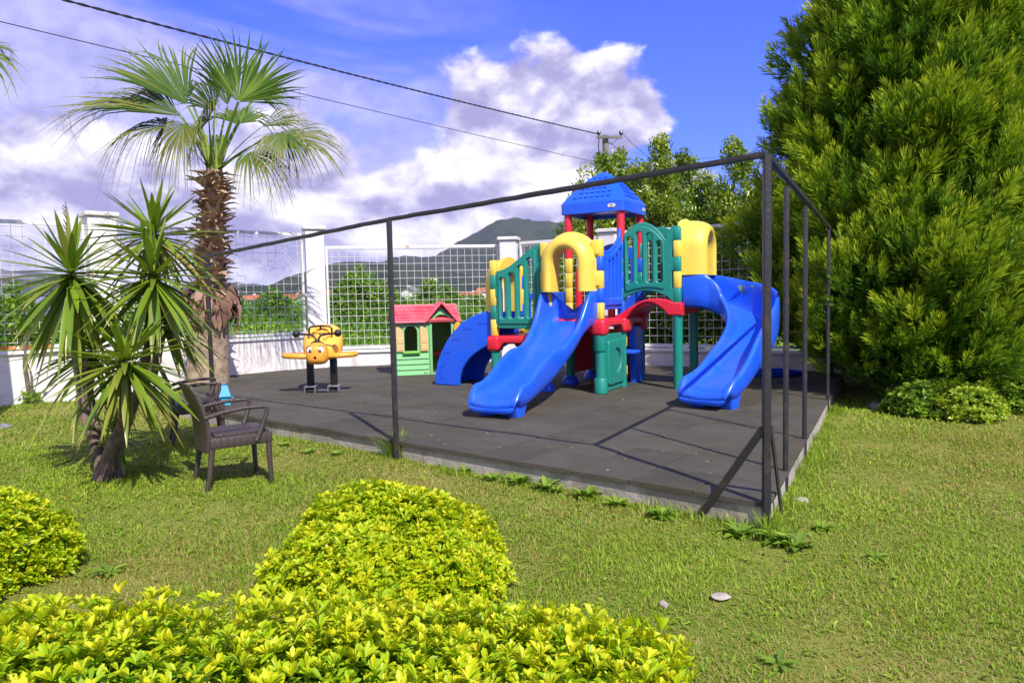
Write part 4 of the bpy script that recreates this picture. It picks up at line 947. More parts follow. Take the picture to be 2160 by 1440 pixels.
def make_chair(loc, rz, label):
    e = empty('wicker_chair', loc, rz, label, 'chair', 'brown wicker armchairs on the lawn')
    MB().box((0, 0.015, 0.385), (0.52, 0.50, 0.095), r=0.018, seg=2).build('seat', WICK, e, smooth=40)
    MB().box((0, 0.03, 0.440), (0.43, 0.44, 0.025), r=0.011, seg=2).build('seat_top', WICK, e, smooth=40)
    rings = []
    for z, y, w, th in ((0.31, -0.245, .235, .035), (0.42, -0.235, .25, .04), (0.55, -0.245, .262, .04), (0.68, -0.275, .262, .038), (0.79, -0.315, .25, .036), (0.86, -0.35, .225, .034), (0.875, -0.36, .20, .02)):
        rr_ = []
        for x, d in rrect(-1, -1, 1, 1, .3, 4): rr_.append(Vector((x*w, y-0.03*(1-x*x)+d*th/2, z)))
        rings.append(rr_)
    MB().loft(rings).build('backrest', WICK, e, smooth=50)
    for s in (-1, 1):
        MB().tube([(s*0.225, -0.215, 0.34), (s*0.235, -0.24, 0.15), (s*0.24, -0.275, -0.01)], [0.026, 0.021, 0.018], 10).build('leg', WICK, e, smooth=60)
        MB().tube([(s*0.232, 0.235, 0.36), (s*0.235, 0.24, 0.15), (s*0.24, 0.25, -0.01)], [0.025, 0.021, 0.018], 10).build('leg', WICK, e, smooth=60)
        MB().tube([(s*0.255, -0.27, 0.60), (s*0.262, -0.14, 0.635), (s*0.268, 0.03, 0.655), (s*0.268, 0.18, 0.655), (s*0.268, 0.225, 0.645), (s*0.266, 0.215, 0.58), (s*0.262, 0.17, 0.46), (s*0.258, 0.13, 0.37)], [.018, .018, .017, .017, .018, .019, .021, .023], 10).build('arm', WICK, e, smooth=60)
    return e
make_chair((-2.41, 6.03, 0.0), R(-55), 'nearer brown wicker armchair standing clear on the lawn, right of the yucca')
make_chair((-3.52, 7.85, 0.0), R(-62), 'farther brown wicker armchair behind the near one, in front of the palm trunk')
# ---------------------------------------------------------------- little blue toy house, hose, stones
tb = at(474, 853, SLAB)
e = empty('toy_house', (tb.x, tb.y, SLAB), 0.35, 'tiny bright blue toy house on the pad edge behind the chairs', 'toy house')
SKY = plastic('sky_blue_plastic', (.02, .30, .66), 0.4); AQUA = plastic('aqua_plastic', (.02, .42, .52), 0.4)
MB().box((0, 0, 0.055), (0.115, 0.10, 0.11), r=0.006).build('wall', AQUA, e); MB().box((0, 0, 0.010), (0.15, 0.14, 0.02), r=0.004).build('base', AQUA, e)
MB().add([(-.085, -.08, .11), (.085, -.08, .11), (.085, .08, .11), (-.085, .08, .11), (-.045, -.03, .255), (.045, -.03, .255), (.045, .03, .255), (-.045, .03, .255)], [(0, 3, 2, 1), (0, 1, 5, 4), (1, 2, 6, 5), (2, 3, 7, 6), (3, 0, 4, 7), (4, 5, 6, 7)]).build('roof', SKY, e, smooth=0, bevel=0.004)
MB().box((0.0, 0, 0.265), (0.03, 0.03, 0.03), r=0.004).build('chimney', SKY, e); MB().tube([(0.06, -0.01, 0.09), (0.12, -0.02, 0.092)], 0.008, 8).build('perch', AQUA, e)
hc = at(1632, 792, SLAB); b = MB(); rh = random.Random(12)
pts = []
for i in range(22*26):
    a = i/26*2*math.pi; k = i/26; w = rh.uniform(-.006, .006)
    ra = 0.44+0.09*math.sin(k*2.1); rb = 0.17+0.07*math.sin(k*1.3+1)
    sq_ = math.cos(a); z = 0.016+0.075*(0.5+0.5*math.sin(k*0.9))*(1-0.75*sq_*sq_)+w*0.5
    pts.append((hc.x+0.0+ra*math.cos(a)+0.03*math.sin(k), hc.y+rb*math.sin(a)+0.02*math.cos(k*1.7), SLAB+z))
b.tube(pts, 0.0135, 6)
tag(b.build('hose', plastic('blue_hose', (.006, .06, .52), 0.35), smooth=60), 'coiled blue hose lying in the shade by the low wall', 'hose')
M_STONE = mat('pale_stone', (.40, .35, .29), 0.9, c2=(.24, .21, .17), vscale=12, bump=0.6, bscale=25)
M_STONE2 = mat('grey_stone', (.22, .22, .22), 0.9, c2=(.12, .12, .11), vscale=9, bump=0.6, bscale=25)
def stone(px, py, size, label, m=M_STONE, seed=1):
    p = at(px, py, 0.01); b = bmesh.new(); bmesh.ops.create_icosphere(b, subdivisions=3, radius=1); r = random.Random(seed)
    f = [(Vector((r.uniform(-1, 1), r.uniform(-1, 1), r.uniform(-1, 1))).normalized(), r.uniform(.55, .95)) for _ in range(14)]
    for v in b.verts:
        for d, k in f:
            s = v.co.dot(d)
            if s > k: v.co -= d*(s-k)
        v.co = Vector((v.co.x*size[0], v.co.y*size[1], v.co.z*size[2]))
    o = MB().bm(b, Matrix.Translation((p.x, p.y, p.z))).build('stone', m, smooth=25)
    tag(o, label, 'stone')
stone(1524, 1257, (0.06, 0.04, 0.016), 'flat whitish stone sunk in the lawn right of the hedge', seed=3)
stone(1402, 1274, (0.03, 0.03, 0.02), 'small pale stone in the lawn beside the flat white stone', seed=5)
stone(1688, 1056, (0.075, 0.05, 0.035), 'pale broken stone beside the corner post of the frame', seed=6)
stone(1852, 858, (0.16, 0.12, 0.08), 'grey boulder in the shade under the conifer', M_STONE2, 7)
stone(4, 905, (0.12, 0.1, 0.08), 'grey boulder at the left edge of the lawn', M_STONE2, 9)
for i, (px, py) in enumerate(((481, 742), (500, 742))):
    p = atY(px, 742, 15.5)
    MBs = MB().tube([(p.x, p.y, -0.05), (p.x+0.01, p.y, 1.25-0.2*i)], 0.03, 6).build('stake', mat('rusty_stake', (.40, .14, .04), .8, var=.4, vscale=8))
    tag(MBs, 'rusty stake behind the wire fence, next to the palm trunk', 'stake', 'rusty stakes behind the fence')
# ================================================================== VEGETATION
# ---- golden hedge and bushes
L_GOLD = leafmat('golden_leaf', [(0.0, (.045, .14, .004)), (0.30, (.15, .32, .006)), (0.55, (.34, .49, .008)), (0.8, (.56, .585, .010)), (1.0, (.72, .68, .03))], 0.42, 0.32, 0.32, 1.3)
M_TWIG = mat('brown_twig', (.09, .06, .035), 0.9, var=0.4, vscale=10)
def lump(rng, n=10, f=4.0):
    K = rng.normal(size=(n, 3))*f; ph = rng.uniform(0, 6.3, n)
    return lambda p: np.sin(p@K.T+ph).mean(1)
def bush(name, c, rad, n_ros, leafL, label, seed, sup=1.0, group=None, cat='shrub', mat_=None, lumpa=.14, view_only=True, gold=0.0):
    rng = np.random.default_rng(seed); c = np.array(c); rad = np.array(rad)
    e = empty(name, c*np.array([1, 1, 0]), 0, label, cat, group); lf = lump(rng)
    g = NP()
    def surf(n, k0, k1):
        d = rdir(rng, n*3); d = d[d[:, 2] > -0.25][:n*2]
        s = np.sign(d)*np.abs(d)**sup; s = s/np.maximum(1e-6, 1)
        k = (k0+(k1-k0)*rng.beta(2.2, 1.8, len(d)))*(1+lumpa*lf(d*1.0)*2.2)
        p = s*rad*k[:, None]; nn = unit(d/rad*np.abs(d)**0.0)
        keep = np.abs(p[:, 2]+c[2]) > -1
        p[:, 2] = p[:, 2]+c[2]; keep = p[:, 2] > 0.02
        return p[keep][:n], nn[keep][:n]
    def rosettes(p, nn, L, nl, t0, tspread, op0, op1):
        n = len(p); d = unit(nn*0.75+np.array([0, 0, 0.55])+rng.normal(size=(n, 3))*0.34); sz_ = rng.uniform(.6, 1.25, n)
        a = unit(np.cross(d, rng.normal(size=(n, 3)))); b = np.cross(d, a); tw = rng.uniform(0, 1, n)
        for j in range(nl):
            ph = j*2.39996+rng.uniform(0, 6.3, n); th = np.radians(op0+(op1-op0)*(1-j/nl)+rng.normal(size=n)*9)
            rdl = a*np.cos(ph)[:, None]+b*np.sin(ph)[:, None]
            ax = d*np.cos(th)[:, None]+rdl*np.sin(th)[:, None]; nr = d*np.sin(th)[:, None]-rdl*np.cos(th)[:, None]
            LL = L*sz_*rng.uniform(.75, 1.15, n)*(0.65+0.35*(1-j/nl))
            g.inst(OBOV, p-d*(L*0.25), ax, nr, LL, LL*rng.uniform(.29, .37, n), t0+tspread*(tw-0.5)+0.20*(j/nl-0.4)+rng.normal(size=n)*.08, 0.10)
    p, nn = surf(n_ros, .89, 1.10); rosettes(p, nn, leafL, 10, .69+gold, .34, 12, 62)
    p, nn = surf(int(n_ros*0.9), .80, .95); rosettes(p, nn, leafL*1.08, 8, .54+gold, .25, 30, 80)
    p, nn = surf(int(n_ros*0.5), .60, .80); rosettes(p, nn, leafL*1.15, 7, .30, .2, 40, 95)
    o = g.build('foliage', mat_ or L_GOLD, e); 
    tw = MB(); r2 = random.Random(seed)
    for i in range(26):
        a = r2.uniform(0, 6.28); q = r2.uniform(.4, .88)
        end = Vector((math.cos(a)*rad[0]*q, math.sin(a)*rad[1]*q, c[2]+rad[2]*math.sqrt(max(0.05, 1-q*q))*0.80)); b0 = Vector((end.x*0.25, end.y*0.25, -0.02))
        tw.tube([b0, (b0+end)*0.5+Vector((r2.uniform(-.04, .04), r2.uniform(-.04, .04), .02)), end], [.010, .007, .004], 5)
    tw.build('branch', M_TWIG, e)
    return e
pc = at(800, 1215, 0.0)
bush('golden_bush', (-0.71, 3.90, 0.0), (0.66, 0.60, 0.415), 3600, .049, 'round golden-green bush in the middle of the lawn behind the front hedge', 11, 1.12, 'golden bushes in the foreground', 'bush')
bush('golden_bush', (-3.17, 3.84, 0.0), (0.62, 0.60, 0.60), 3300, .049, 'golden-green bush cut off by the left edge of the picture', 12, 1.12, 'golden bushes in the foreground', 'bush', gold=-.04)
bush('golden_hedge', (-1.03, 1.92, 0.0), (1.60, 0.62, 0.50), 7600, .051, 'long golden-green hedge across the bottom of the picture, nearest the camera', 13, 0.72, 'golden bushes in the foreground', 'hedge', lumpa=.13, gold=.02)
# low glossy shrubs under the conifer
L_LOW = leafmat('bright_green_leaf', [(0.0, (.02, .07, .006)), (0.45, (.07, .18, .012)), (0.75, (.22, .36, .02)), (1.0, (.42, .50, .04))], 0.3, 0.25, 0.5, 1.3)
for i, (px, py, rx, rz, s, lab) in enumerate(((1975, 880, .42, .40, 21, 'low green shrub under the conifer, leftmost of three at the lawn edge'), (2062, 888, .36, .36, 22, 'low yellow-green shrub under the conifer, middle of three at the lawn edge'), (2170, 872, .42, .55, 23, 'low green shrub at the right picture edge under the conifer'))):
    q = at(px, py, 0.0)
    bush('low_shrub', (q.x, q.y+0.25, 0.0), (rx, .38, rz), 420, .075, lab, s, 0.95, 'low shrubs under the conifer', 'shrub', L_LOW, gold=(.0, .18, .08)[i])
# ---- conifers: feathery sprays on lumpy crowns
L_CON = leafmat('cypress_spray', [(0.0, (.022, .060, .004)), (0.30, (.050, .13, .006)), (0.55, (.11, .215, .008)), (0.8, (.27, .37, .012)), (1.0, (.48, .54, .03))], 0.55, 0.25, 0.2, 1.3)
M_BARK = mat('red_brown_bark', (.13, .075, .045), 0.9, c2=(.07, .045, .03), vscale=6, bump=0.8, bscale=20)
def conifer(base, prof, label, seed, n_pl, zmax, plen=0.42, sectors=None, tshift=0.0, blades=42, cut=None):
    """prof: list of (height, radius); plumes point up and outwards from the crown surface"""
    rng = np.random.default_rng(seed); base = np.array(base)
    e = empty('conifer', base, 0, label, 'conifer', 'conifers on the right')
    zs, rs = np.array(prof).T; g = NP()
    lf = lump(rng, 12, 1.0)
    def crown(n, k0, k1):
        z = rng.uniform(zs[0], zmax, n*3); r = np.interp(z, zs, rs); keep = rng.uniform(0, rs.max(), n*3) < r; z, r = z[keep], r[keep]
        a = rng.uniform(0, 2*np.pi, len(z))
        if sectors is not None:
            back = np.abs((a-sectors+np.pi) % (2*np.pi)-np.pi) > 1.9; k = ~back | (rng.uniform(size=len(z)) < .25); z, r, a = z[k], r[k], a[k]
        z, r, a = z[:n], r[:n], a[:n]
        q = np.stack([np.cos(a)*r*1.6, np.sin(a)*r*1.6, z*1.3], 1); bump_ = 1+0.30*lf(q)+0.05*np.sin(5*a+z*3.1)
        rr = r*bump_*rng.uniform(k0, k1, len(z))
        p = np.stack([np.cos(a)*rr, np.sin(a)*rr, z], 1); o = np.stack([np.cos(a), np.sin(a), np.zeros_like(a)], 1)
        if cut is not None:
            w = p+base; k = cut(w); p, o = p[k], o[k]
        return p, o
    def plume(p, ax, L, nb, t0, wf=.20):
        n = len(p); a = unit(np.cross(ax, rng.normal(size=(n, 3)))); b = np.cross(ax, a); LL = L*rng.uniform(.6, 1.25, n); tv = rng.normal(size=n)*.09
        for j in range(nb):
            t = (j+rng.uniform(0, 1, n))/nb; ph = rng.uniform(0, 6.3, n)
            rad = (a*np.cos(ph)[:, None]+b*np.sin(ph)[:, None])
            shape = np.sin(np.pi*np.clip(t*0.78+0.2, 0, 1))                  # widest a third of the way up
            ang = np.radians(40-22*t+rng.normal(size=n)*8); d = ax*np.cos(ang)[:, None]+rad*np.sin(ang)[:, None]
            bl = LL*(0.13+0.20*shape)*rng.uniform(.6, 1.2, n)
            st = p+ax*(LL*t*0.92)[:, None]+rad*(LL*0.06*shape)[:, None]
            nr = rad+np.array([.05, -.1, .15])+rng.normal(size=(n, 3))*.30
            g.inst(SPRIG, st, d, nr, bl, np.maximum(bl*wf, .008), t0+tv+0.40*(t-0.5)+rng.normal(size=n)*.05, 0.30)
    def lobes(n, L, nb, t0):               # bulging foliage lobes, each clothed in plumes on its outer and upper side
        p, o = crown(n, .80, .98); n = len(p); d = unit(o*.60+np.array([.08, 0, .62])+rng.normal(size=(n, 3))*.22); S = rng.uniform(.70, 1.45, n); lt = rng.normal(size=n)*.05
        for j in range(20):
            q = rdir(rng, n); q = np.where((q*d).sum(1, keepdims=True) < -.25, -q, q); q = unit(q+d*.25)
            al = (q*d).sum(1, keepdims=True); pos = p+(q-d*al)*(S*.30)[:, None]+d*(al*(S*.50)[:, None])
            ax = unit(q*.55+d*.45+np.array([.05, 0, .45])+rng.normal(size=(n, 3))*.12)
            plume(pos-ax*(L*.30), ax, L*(.75+.3*S.mean()), nb, t0+.10*(al[:, 0]-.4)+lt, .155)
    def boughs(n, k0, k1, np_, L, nb, t0, size, wf=.155):
        p, o = crown(n, k0, k1); n = len(p)
        ax = unit(o*.55+np.array([0.10, 0, .85])+rng.normal(size=(n, 3))*.20); a = unit(np.cross(ax, np.array([0.1, .2, 1.]))); b = np.cross(ax, a); bt = rng.normal(size=n)*.07; S = size*rng.uniform(.7, 1.3, n)
        for j in range(np_):
            u_ = (j+.5)/np_; ph = j*2.39996+rng.uniform(0, 1, n); w = (1-u_)**.6*.55
            rad = a*np.cos(ph)[:, None]+b*np.sin(ph)[:, None]
            q = p+ax*(S*(u_-.35))[:, None]+rad*(S*w*.75)[:, None]; d = unit(ax+rad*(.75*w+.08)+rng.normal(size=(n, 3))*.12)
            plume(q, d, L*(1.0-.25*u_), nb, t0+.12*(u_-.5), wf)
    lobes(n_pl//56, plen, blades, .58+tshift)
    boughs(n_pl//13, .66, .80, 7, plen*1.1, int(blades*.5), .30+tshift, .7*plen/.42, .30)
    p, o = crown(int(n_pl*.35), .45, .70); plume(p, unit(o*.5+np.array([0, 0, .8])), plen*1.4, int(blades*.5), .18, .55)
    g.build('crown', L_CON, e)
    b = MB(); b.tube([(0, 0, -0.1), (0.03, 0, 0.8), (0, 0, zmax*.55), (0, 0, zmax*.9)], [.24, .20, .12, .04], 10)
    r2 = random.Random(seed)
    for i in range(30):
        z = r2.uniform(.3, zmax*.85); a = r2.uniform(0, 6.28); r = np.interp(z, zs, rs)*0.75
        b.tube([(0, 0, z), (math.cos(a)*r*.5, math.sin(a)*r*.5, z+.12), (math.cos(a)*r, math.sin(a)*r, z+.5)], [.05, .03, .012], 6)
    b.build('trunk', M_BARK, e)
    return e
toCam = -math.pi/2-0.42
keep_pad = lambda w: ~((w[:, 2] < 0.75) & (w[:, 0] < 5.0+0.0*w[:, 1]))
conifer((6.0, 10.8, 0), [(0.5, 1.1), (1.0, 1.85), (1.8, 2.02), (2.6, 1.84), (3.4, 1.62), (4.2, 1.42), (5.0, 1.20), (6.2, .88), (7.2, .40), (7.7, .1)], 'huge dense cypress rising out of the top of the picture at right', 31, 10500, 7.5, .46, toCam, 0.03, 58, lambda w: ~((w[:, 0] > 6.65) & (w[:, 2] < 1.9)))
conifer((5.30, 9.35, 0), [(0.20, .45), (0.6, .85), (1.3, 1.05), (1.9, .92), (2.5, .50), (2.85, .12)], 'shorter bushy cypress in front of the huge one, hanging over the pad corner', 32, 3200, 2.8, .36, toCam, 0.05, 54)
conifer((7.25, 9.5, 0), [(0.08, .45), (0.4, .75), (0.8, .72), (1.1, .45), (1.3, .1)], 'low yellowish young cypress at the right picture edge', 33, 1500, 1.25, .36, toCam, 0.08, 50)
# ---- leafy trees
def leaf_tree(name, base, shoots, n_leaf, leafL, m, label, seed, trunk_r=.10, group=None, cat='tree', t0=.5, low=0.6):
    """shoots: (dx, dy, z0, z1, radius) upright leafy shoots making up the crown"""
    rng = np.random.default_rng(seed); e = empty(name, base, 0, label, cat, group); g = NP()
    tot = sum((s[3]-s[2])*s[4] for s in shoots); b = MB(); r2 = random.Random(seed)
    zt = max(s[3] for s in shoots)
    b.tube([(0, 0, -.1), (0.02, 0.01, low*.6), (0, 0, zt*.6)], [trunk_r*1.2, trunk_r, trunk_r*.4], 9)
    for dx, dy, z0, z1, r in shoots:
        n = int(n_leaf*(z1-z0)*r/tot); t = rng.uniform(0, 1, n)
        prof = np.where(t < .25, .55+1.8*t, 1.0-((t-.25)/.75)**1.5*.90)
        nclump = max(10, int((z1-z0)*r*16)); cz = rng.uniform(0, 1, nclump); ca = rng.uniform(0, 6.3, nclump); cr = rng.uniform(.45, 1.0, nclump)
        cp = np.where(cz < .25, .55+1.8*cz, 1.0-((cz-.25)/.75)**1.5*.9)
        C = np.stack([dx+np.cos(ca)*cr*cp*r, dy+np.sin(ca)*cr*cp*r, z0+cz*(z1-z0)], 1)
        k = rng.integers(0, nclump, n); sz = r*rng.uniform(.20, .36, nclump)
        off = rdir(rng, n)*(rng.uniform(0, 1, n)**.45*sz[k])[:, None]*np.array([1, 1, 1.25]); p = C[k]+off
        ax = unit(unit(off)*.5+np.array([0, 0, .35])+rng.normal(size=(n, 3))*.55); nr = unit(unit(off)+np.array([0, 0, .7])+rng.normal(size=(n, 3))*.4)
        L = leafL*rng.uniform(.65, 1.25, n)
        tv = rng.normal(size=nclump)*.11
        g.inst(KITE, p, ax, nr, L, L*.48, t0+tv[k]+rng.normal(size=n)*.12+.10*(t-.4), 0.05)
        b.tube([(0, 0, low*r2.uniform(.5, 1)), (dx*.6, dy*.6, z0+(z1-z0)*.15), (dx, dy, z0+(z1-z0)*.5), (dx, dy, z1-(z1-z0)*.08)], [trunk_r*.6, trunk_r*.4, trunk_r*.25, .008], 6)
    g.build('crown', m, e); b.build('trunk', M_BARK2, e); return e
M_BARK2 = mat('grey_bark', (.17, .14, .11), 0.9, var=.4, vscale=8, bump=0.6, bscale=25)
L_FIC = leafmat('ficus_leaf', [(0.0, (.02, .06, .005)), (0.4, (.075, .15, .010)), (0.7, (.19, .29, .018)), (1.0, (.44, .47, .04))], 0.28, 0.28, 0.55, 1.4)
def ficus(pxs, Y, label, seed, n=9000, t0=.52):
    n = int(n*3.8); t0 += .14
    """pxs: (px of shoot, py of its top, radius) photograph pixels at distance Y"""
    P = [(atY(px, py, Y), r*1.6) for px, py, r in pxs]; bx = sum(p.x for p, _ in P)/len(P); rr = random.Random(seed)
    sh = [(p.x-bx, rr.uniform(-.5, .5), rr.uniform(.7, 1.3), p.z, r) for p, r in P]+[(p.x-bx+rr.uniform(-.6, .6), rr.uniform(-.5, .3), .6, .55*p.z+rr.uniform(0, .9), r*1.1) for p, r in P]
    leaf_tree('leafy_tree', (bx, Y, 0), sh, n, .092, L_FIC, label, seed, .11, 'leafy trees behind the fence', 'tree', t0)
ficus([(1213, 420, .50), (1240, 372, .50), (1275, 330, .48), (1225, 470, .6)], 16.4, 'leafy tree directly behind the blue roof, below the utility pole', 41)
ficus([(1312, 318, .45), (1340, 345, .5), (1330, 420, .7)], 17.0, 'leafy tree with a slim pointed top just right of the utility pole', 42, 8000)
ficus([(1385, 303, .44), (1370, 370, .6), (1415, 372, .6), (1400, 450, .8)], 16.2, 'tallest leafy tree, its narrow spire above the red bridge', 43, 9500, .54)
ficus([(1444, 328, .42), (1462, 345, .45), (1480, 385, .6), (1450, 450, .8)], 17.2, 'darker leafy tree between the tallest spire and the frame post', 44, 9000, .46)
ficus([(1540, 314, .46), (1560, 340, .5), (1515, 400, .65), (1545, 450, .85), (1595, 395, .6)], 16.0, 'leafy tree just left of the tall corner post, touching the cypress', 45, 10000, .5)
ficus([(1300, 560, .7), (1360, 570, .7), (1430, 560, .75), (1500, 560, .8), (1570, 560, .8), (1240, 575, .6)], 15.6, 'low leafy growth along the fence under the taller trees', 46, 9000, .44)
# ---- trees and scrub of the field beyond
L_SCR = leafmat('field_leaf', [(0.0, (.03, .08, .006)), (0.4, (.08, .19, .012)), (0.7, (.19, .33, .02)), (1.0, (.38, .48, .04))], 0.5, 0.3, 0.3, 1.4)
def bushy(pxs, Y, label, seed, n=5000, leaf=.16, t0=.5, name='field_tree'):
    P = [(atY(px, py, Y), r) for px, py, r in pxs]; bx = sum(p.x for p, _ in P)/len(P); rr = random.Random(seed)
    sh = [(p.x-bx, rr.uniform(-.6, .6), .15, p.z, r) for p, r in P]
    leaf_tree(name, (bx, Y, 0), sh, n, leaf, L_SCR, label, seed, .12, 'trees in the field beyond the fence', 'tree', t0, .5)
bushy([(752, 566, 1.1), (730, 590, 1.1), (775, 582, 1.1), (800, 600, 1.0), (715, 618, 1.0), (828, 615, .9)], 34, 'broad yellow-green tree behind the middle fence, left of the playhouse', 51, 9000, .17, .56)
bushy([(893, 606, .9), (915, 598, 1.0), (938, 602, .9), (875, 622, .9), (955, 620, .8)], 36, 'rounded green tree standing behind the playhouse roof', 52, 6000, .17, .5)
bushy([(556, 622, .8), (570, 614, .9), (588, 620, .8), (600, 636, .8)], 38, 'green tree between the orange-roofed houses left of the white column', 53, 4500, .17, .46)
bushy([(5, 612, .9), (28, 628, .8), (55, 648, .7), (-25, 610, .9)], 22, 'dark green tree in front of the white villa at left', 54, 5000, .12, .40)
bushy([(488, 628, .8), (474, 640, .8), (505, 650, .7)], 36, 'small dark tree right beside the palm skirt beyond the fence', 55, 3500, .16, .38)
bushy([(1010, 628, .9), (1040, 640, .9), (985, 640, .9)], 42, 'low green tree beyond the fence left of the shorter column', 56, 4000, .18, .48)
rng = np.random.default_rng(77); g = NP()
def scrub(n, x0, x1, y0, y1, h0, h1, L, t0):
    x = rng.uniform(x0, x1, n); y = rng.uniform(y0, y1, n)
    hm = 0.5+0.5*np.sin(x*.55+np.sin(y*.4)*1.7)*np.cos(y*.33+x*.13); hm = .35+.65*hm+.12*np.sin(x*2.3+y*1.1)
    H = (h0+(h1-h0)*np.clip((y-y0)/(y1-y0), 0, 1))*hm; z = H*rng.uniform(0, 1, n)**.55
    p = np.stack([x, y, z], 1); ax = unit(rng.normal(size=(n, 3))*.7+np.array([0, -.2, .8])); nr = unit(rng.normal(size=(n, 3))*.5+np.array([.1, -.5, .8]))
    LL = L*rng.uniform(.6, 1.3, n); g.inst(KITE, p, ax, nr, LL, LL*.42, t0+.45*(hm-.6)+rng.normal(size=n)*.15, .05)
scrub(30000, -14, 3.5, 15.6, 24, .10, .75, .13, .54); scrub(42000, -24, 9, 24, 40, .8, 1.75, .20, .28); scrub(20000, -50, 20, 40, 75, 1.1, 2.3, .36, .30)
scrub(9000, -30, -9, 13.5, 30, .3, 1.1, .16, .52)
tag(g.build('field_scrub', L_SCR), kind='stuff')
# ---- palm
L_PALM = leafmat('fan_leaf', [(0.0, (.28, .20, .06)), (0.25, (.19, .18, .025)), (0.5, (.075, .135, .012)), (0.8, (.035, .10, .009)), (1.0, (.20, .28, .04))], 0.45, 0.14, 0.25, 1.15)
M_TRUNK = mat('palm_trunk_bark', (.42, .32, .21), 0.95, c2=(.22, .16, .105), vscale=9, bump=1.0, bscale=26)
L_BOOT = leafmat('dry_leaf_base', [(0.0, (.08, .045, .022)), (0.35, (.26, .155, .09)), (0.7, (.44, .30, .19)), (1.0, (.62, .48, .36))], 0.8, 0.05, 0.2, 1.0)
L_SKIRT = leafmat('dead_frond', [(0.0, (.06, .035, .022)), (0.5, (.20, .11, .075)), (1.0, (.36, .22, .16))], 0.8, 0.08, 0.2, 1.0)
def strip(g, pts, widths, side, tint, fold=.25):
    """leaf strip with a fold along its middle"""
    pts = np.array(pts); n = len(pts); V = []; T = []
    for i in range(n):
        d = pts[min(i+1, n-1)]-pts[max(i-1, 0)]; s = side-d*np.dot(side, d)/max(np.dot(d, d), 1e-9); s /= max(np.linalg.norm(s), 1e-9); nr = np.cross(s, d); nr /= max(np.linalg.norm(nr), 1e-9)
        w = widths[i]/2; V += [pts[i]-s*w+nr*fold*w, pts[i], pts[i]+s*w+nr*fold*w]; T += [tint[i] if hasattr(tint, '__len__') else tint]*3
    F = []
    for i in range(n-1):
        for k in (0, 1): F.append((i*3+k, i*3+k+1, i*3+k+4, i*3+k+3))
    g.raw(V, F, T)
def fan_frond(parent, base, hast, tipdir, face, R_, seed, spread=105, nseg=38, droop=.35, t0=.62, tipd=.25, clos=.0):
    """fan leaf: petiole from base to hast, segments fanning round tipdir in the plane facing 'face'"""
    rng = np.random.default_rng(seed); g = NP(); base, hast = np.array(base, float), np.array(hast, float)
    mid = (base+hast)/2+np.array([0, 0, .10*np.linalg.norm(hast-base)]); pts = [base*(1-t)**2+2*mid*t*(1-t)+hast*t*t for t in np.linspace(0, 1, 8)]
    fd = unit(np.array(tipdir, float)); nf = np.array(face, float); nf = unit(nf-fd*np.dot(nf, fd)); sd = np.cross(nf, fd)
    strip(g, pts, np.linspace(.075, .035, 8), sd, [.92]*8, .3)
    for k in range(nseg):
        u_ = (k+.5)/nseg*2-1; phi = math.radians(spread*u_)+rng.normal()*.015
        d = fd*math.cos(phi)+sd*math.sin(phi)+nf*(.22*abs(u_)**2+rng.normal()*.02)*(1+clos); d = unit(d)
        Lk = R_*(.66+.34*math.cos(phi*.75))*rng.uniform(.92, 1.06); dphi = 2*math.radians(spread)/nseg
        rr_ = np.array([.02, .22, .45, .62, .78, .90, 1.0]); wd = []; pt = []; tt = []
        curl = rng.uniform(.3, 1.9); sway = rng.normal()*.20; sg = rng.normal()*.09
        if rng.uniform() < .05: continue
        for r in rr_:
            p = hast+d*(Lk*r); f = max(0, r-.42)/.58
            p = p+np.array([0, 0, -1])*(droop*Lk*(.25*r*r+.75*f**2.2*curl))+sd*(sway*f**2*Lk*.5)
            pt.append(p); wd.append(max(.004, (dphi*r*Lk*1.25) if r < .4 else max(dphi, .05)*.42*Lk*1.45*(1-((r-.36)/.65)**1.6)))
            tt.append(t0+(.10 if r < .3 else 0)-(tipd*f**2)+rng.normal()*.02+sg)
        strip(g, pt, wd, sd, tt, .55*(1 if k % 2 else .6))
        if rng.uniform() < .45:   # loose thread at the tip
            q = pt[-2]; strip(g, [q, q+np.array([rng.normal()*.05, rng.normal()*.05, -.10]), q+np.array([rng.normal()*.09, rng.normal()*.09, -.26])], [.006, .005, .003], sd, .15, 0)
    return g.build('frond', L_PALM, parent)
PYD = 11.9
pb0 = at(437, 818, 0.10); PYD = pb0.y; PT = atY(452, 358, PYD)
palm = empty('fan_palm', (pb0.x, pb0.y, 0), 0, 'fan palm with a shaggy brown trunk standing at the edge of the playground pad', 'palm tree', 'fan palms')
def pl_(px, py, dy=0.0):
    p = atY(px, py, PYD+dy); return np.array((p.x-pb0.x, p.y-pb0.y, p.z))
cl = lambda z: np.array((PT.x-pb0.x, 0, 0))*min(1, max(0, z/PT.z))     # trunk axis leans slightly
b = MB(); rings = []; rp = random.Random(2)
zz = [(-.1, .37), (.1, .355), (.35, .335), (.7, .315), (1.1, .30), (1.5, .265), (2.2, .19), (3.0, .165), (PT.z, .13)]
b.tube([(cl(z)[0], 0, z) for z, r in zz], [r for z, r in zz], 28)
b.build('trunk', M_TRUNK, palm, smooth=60)
g = NP(); rng = np.random.default_rng(9)
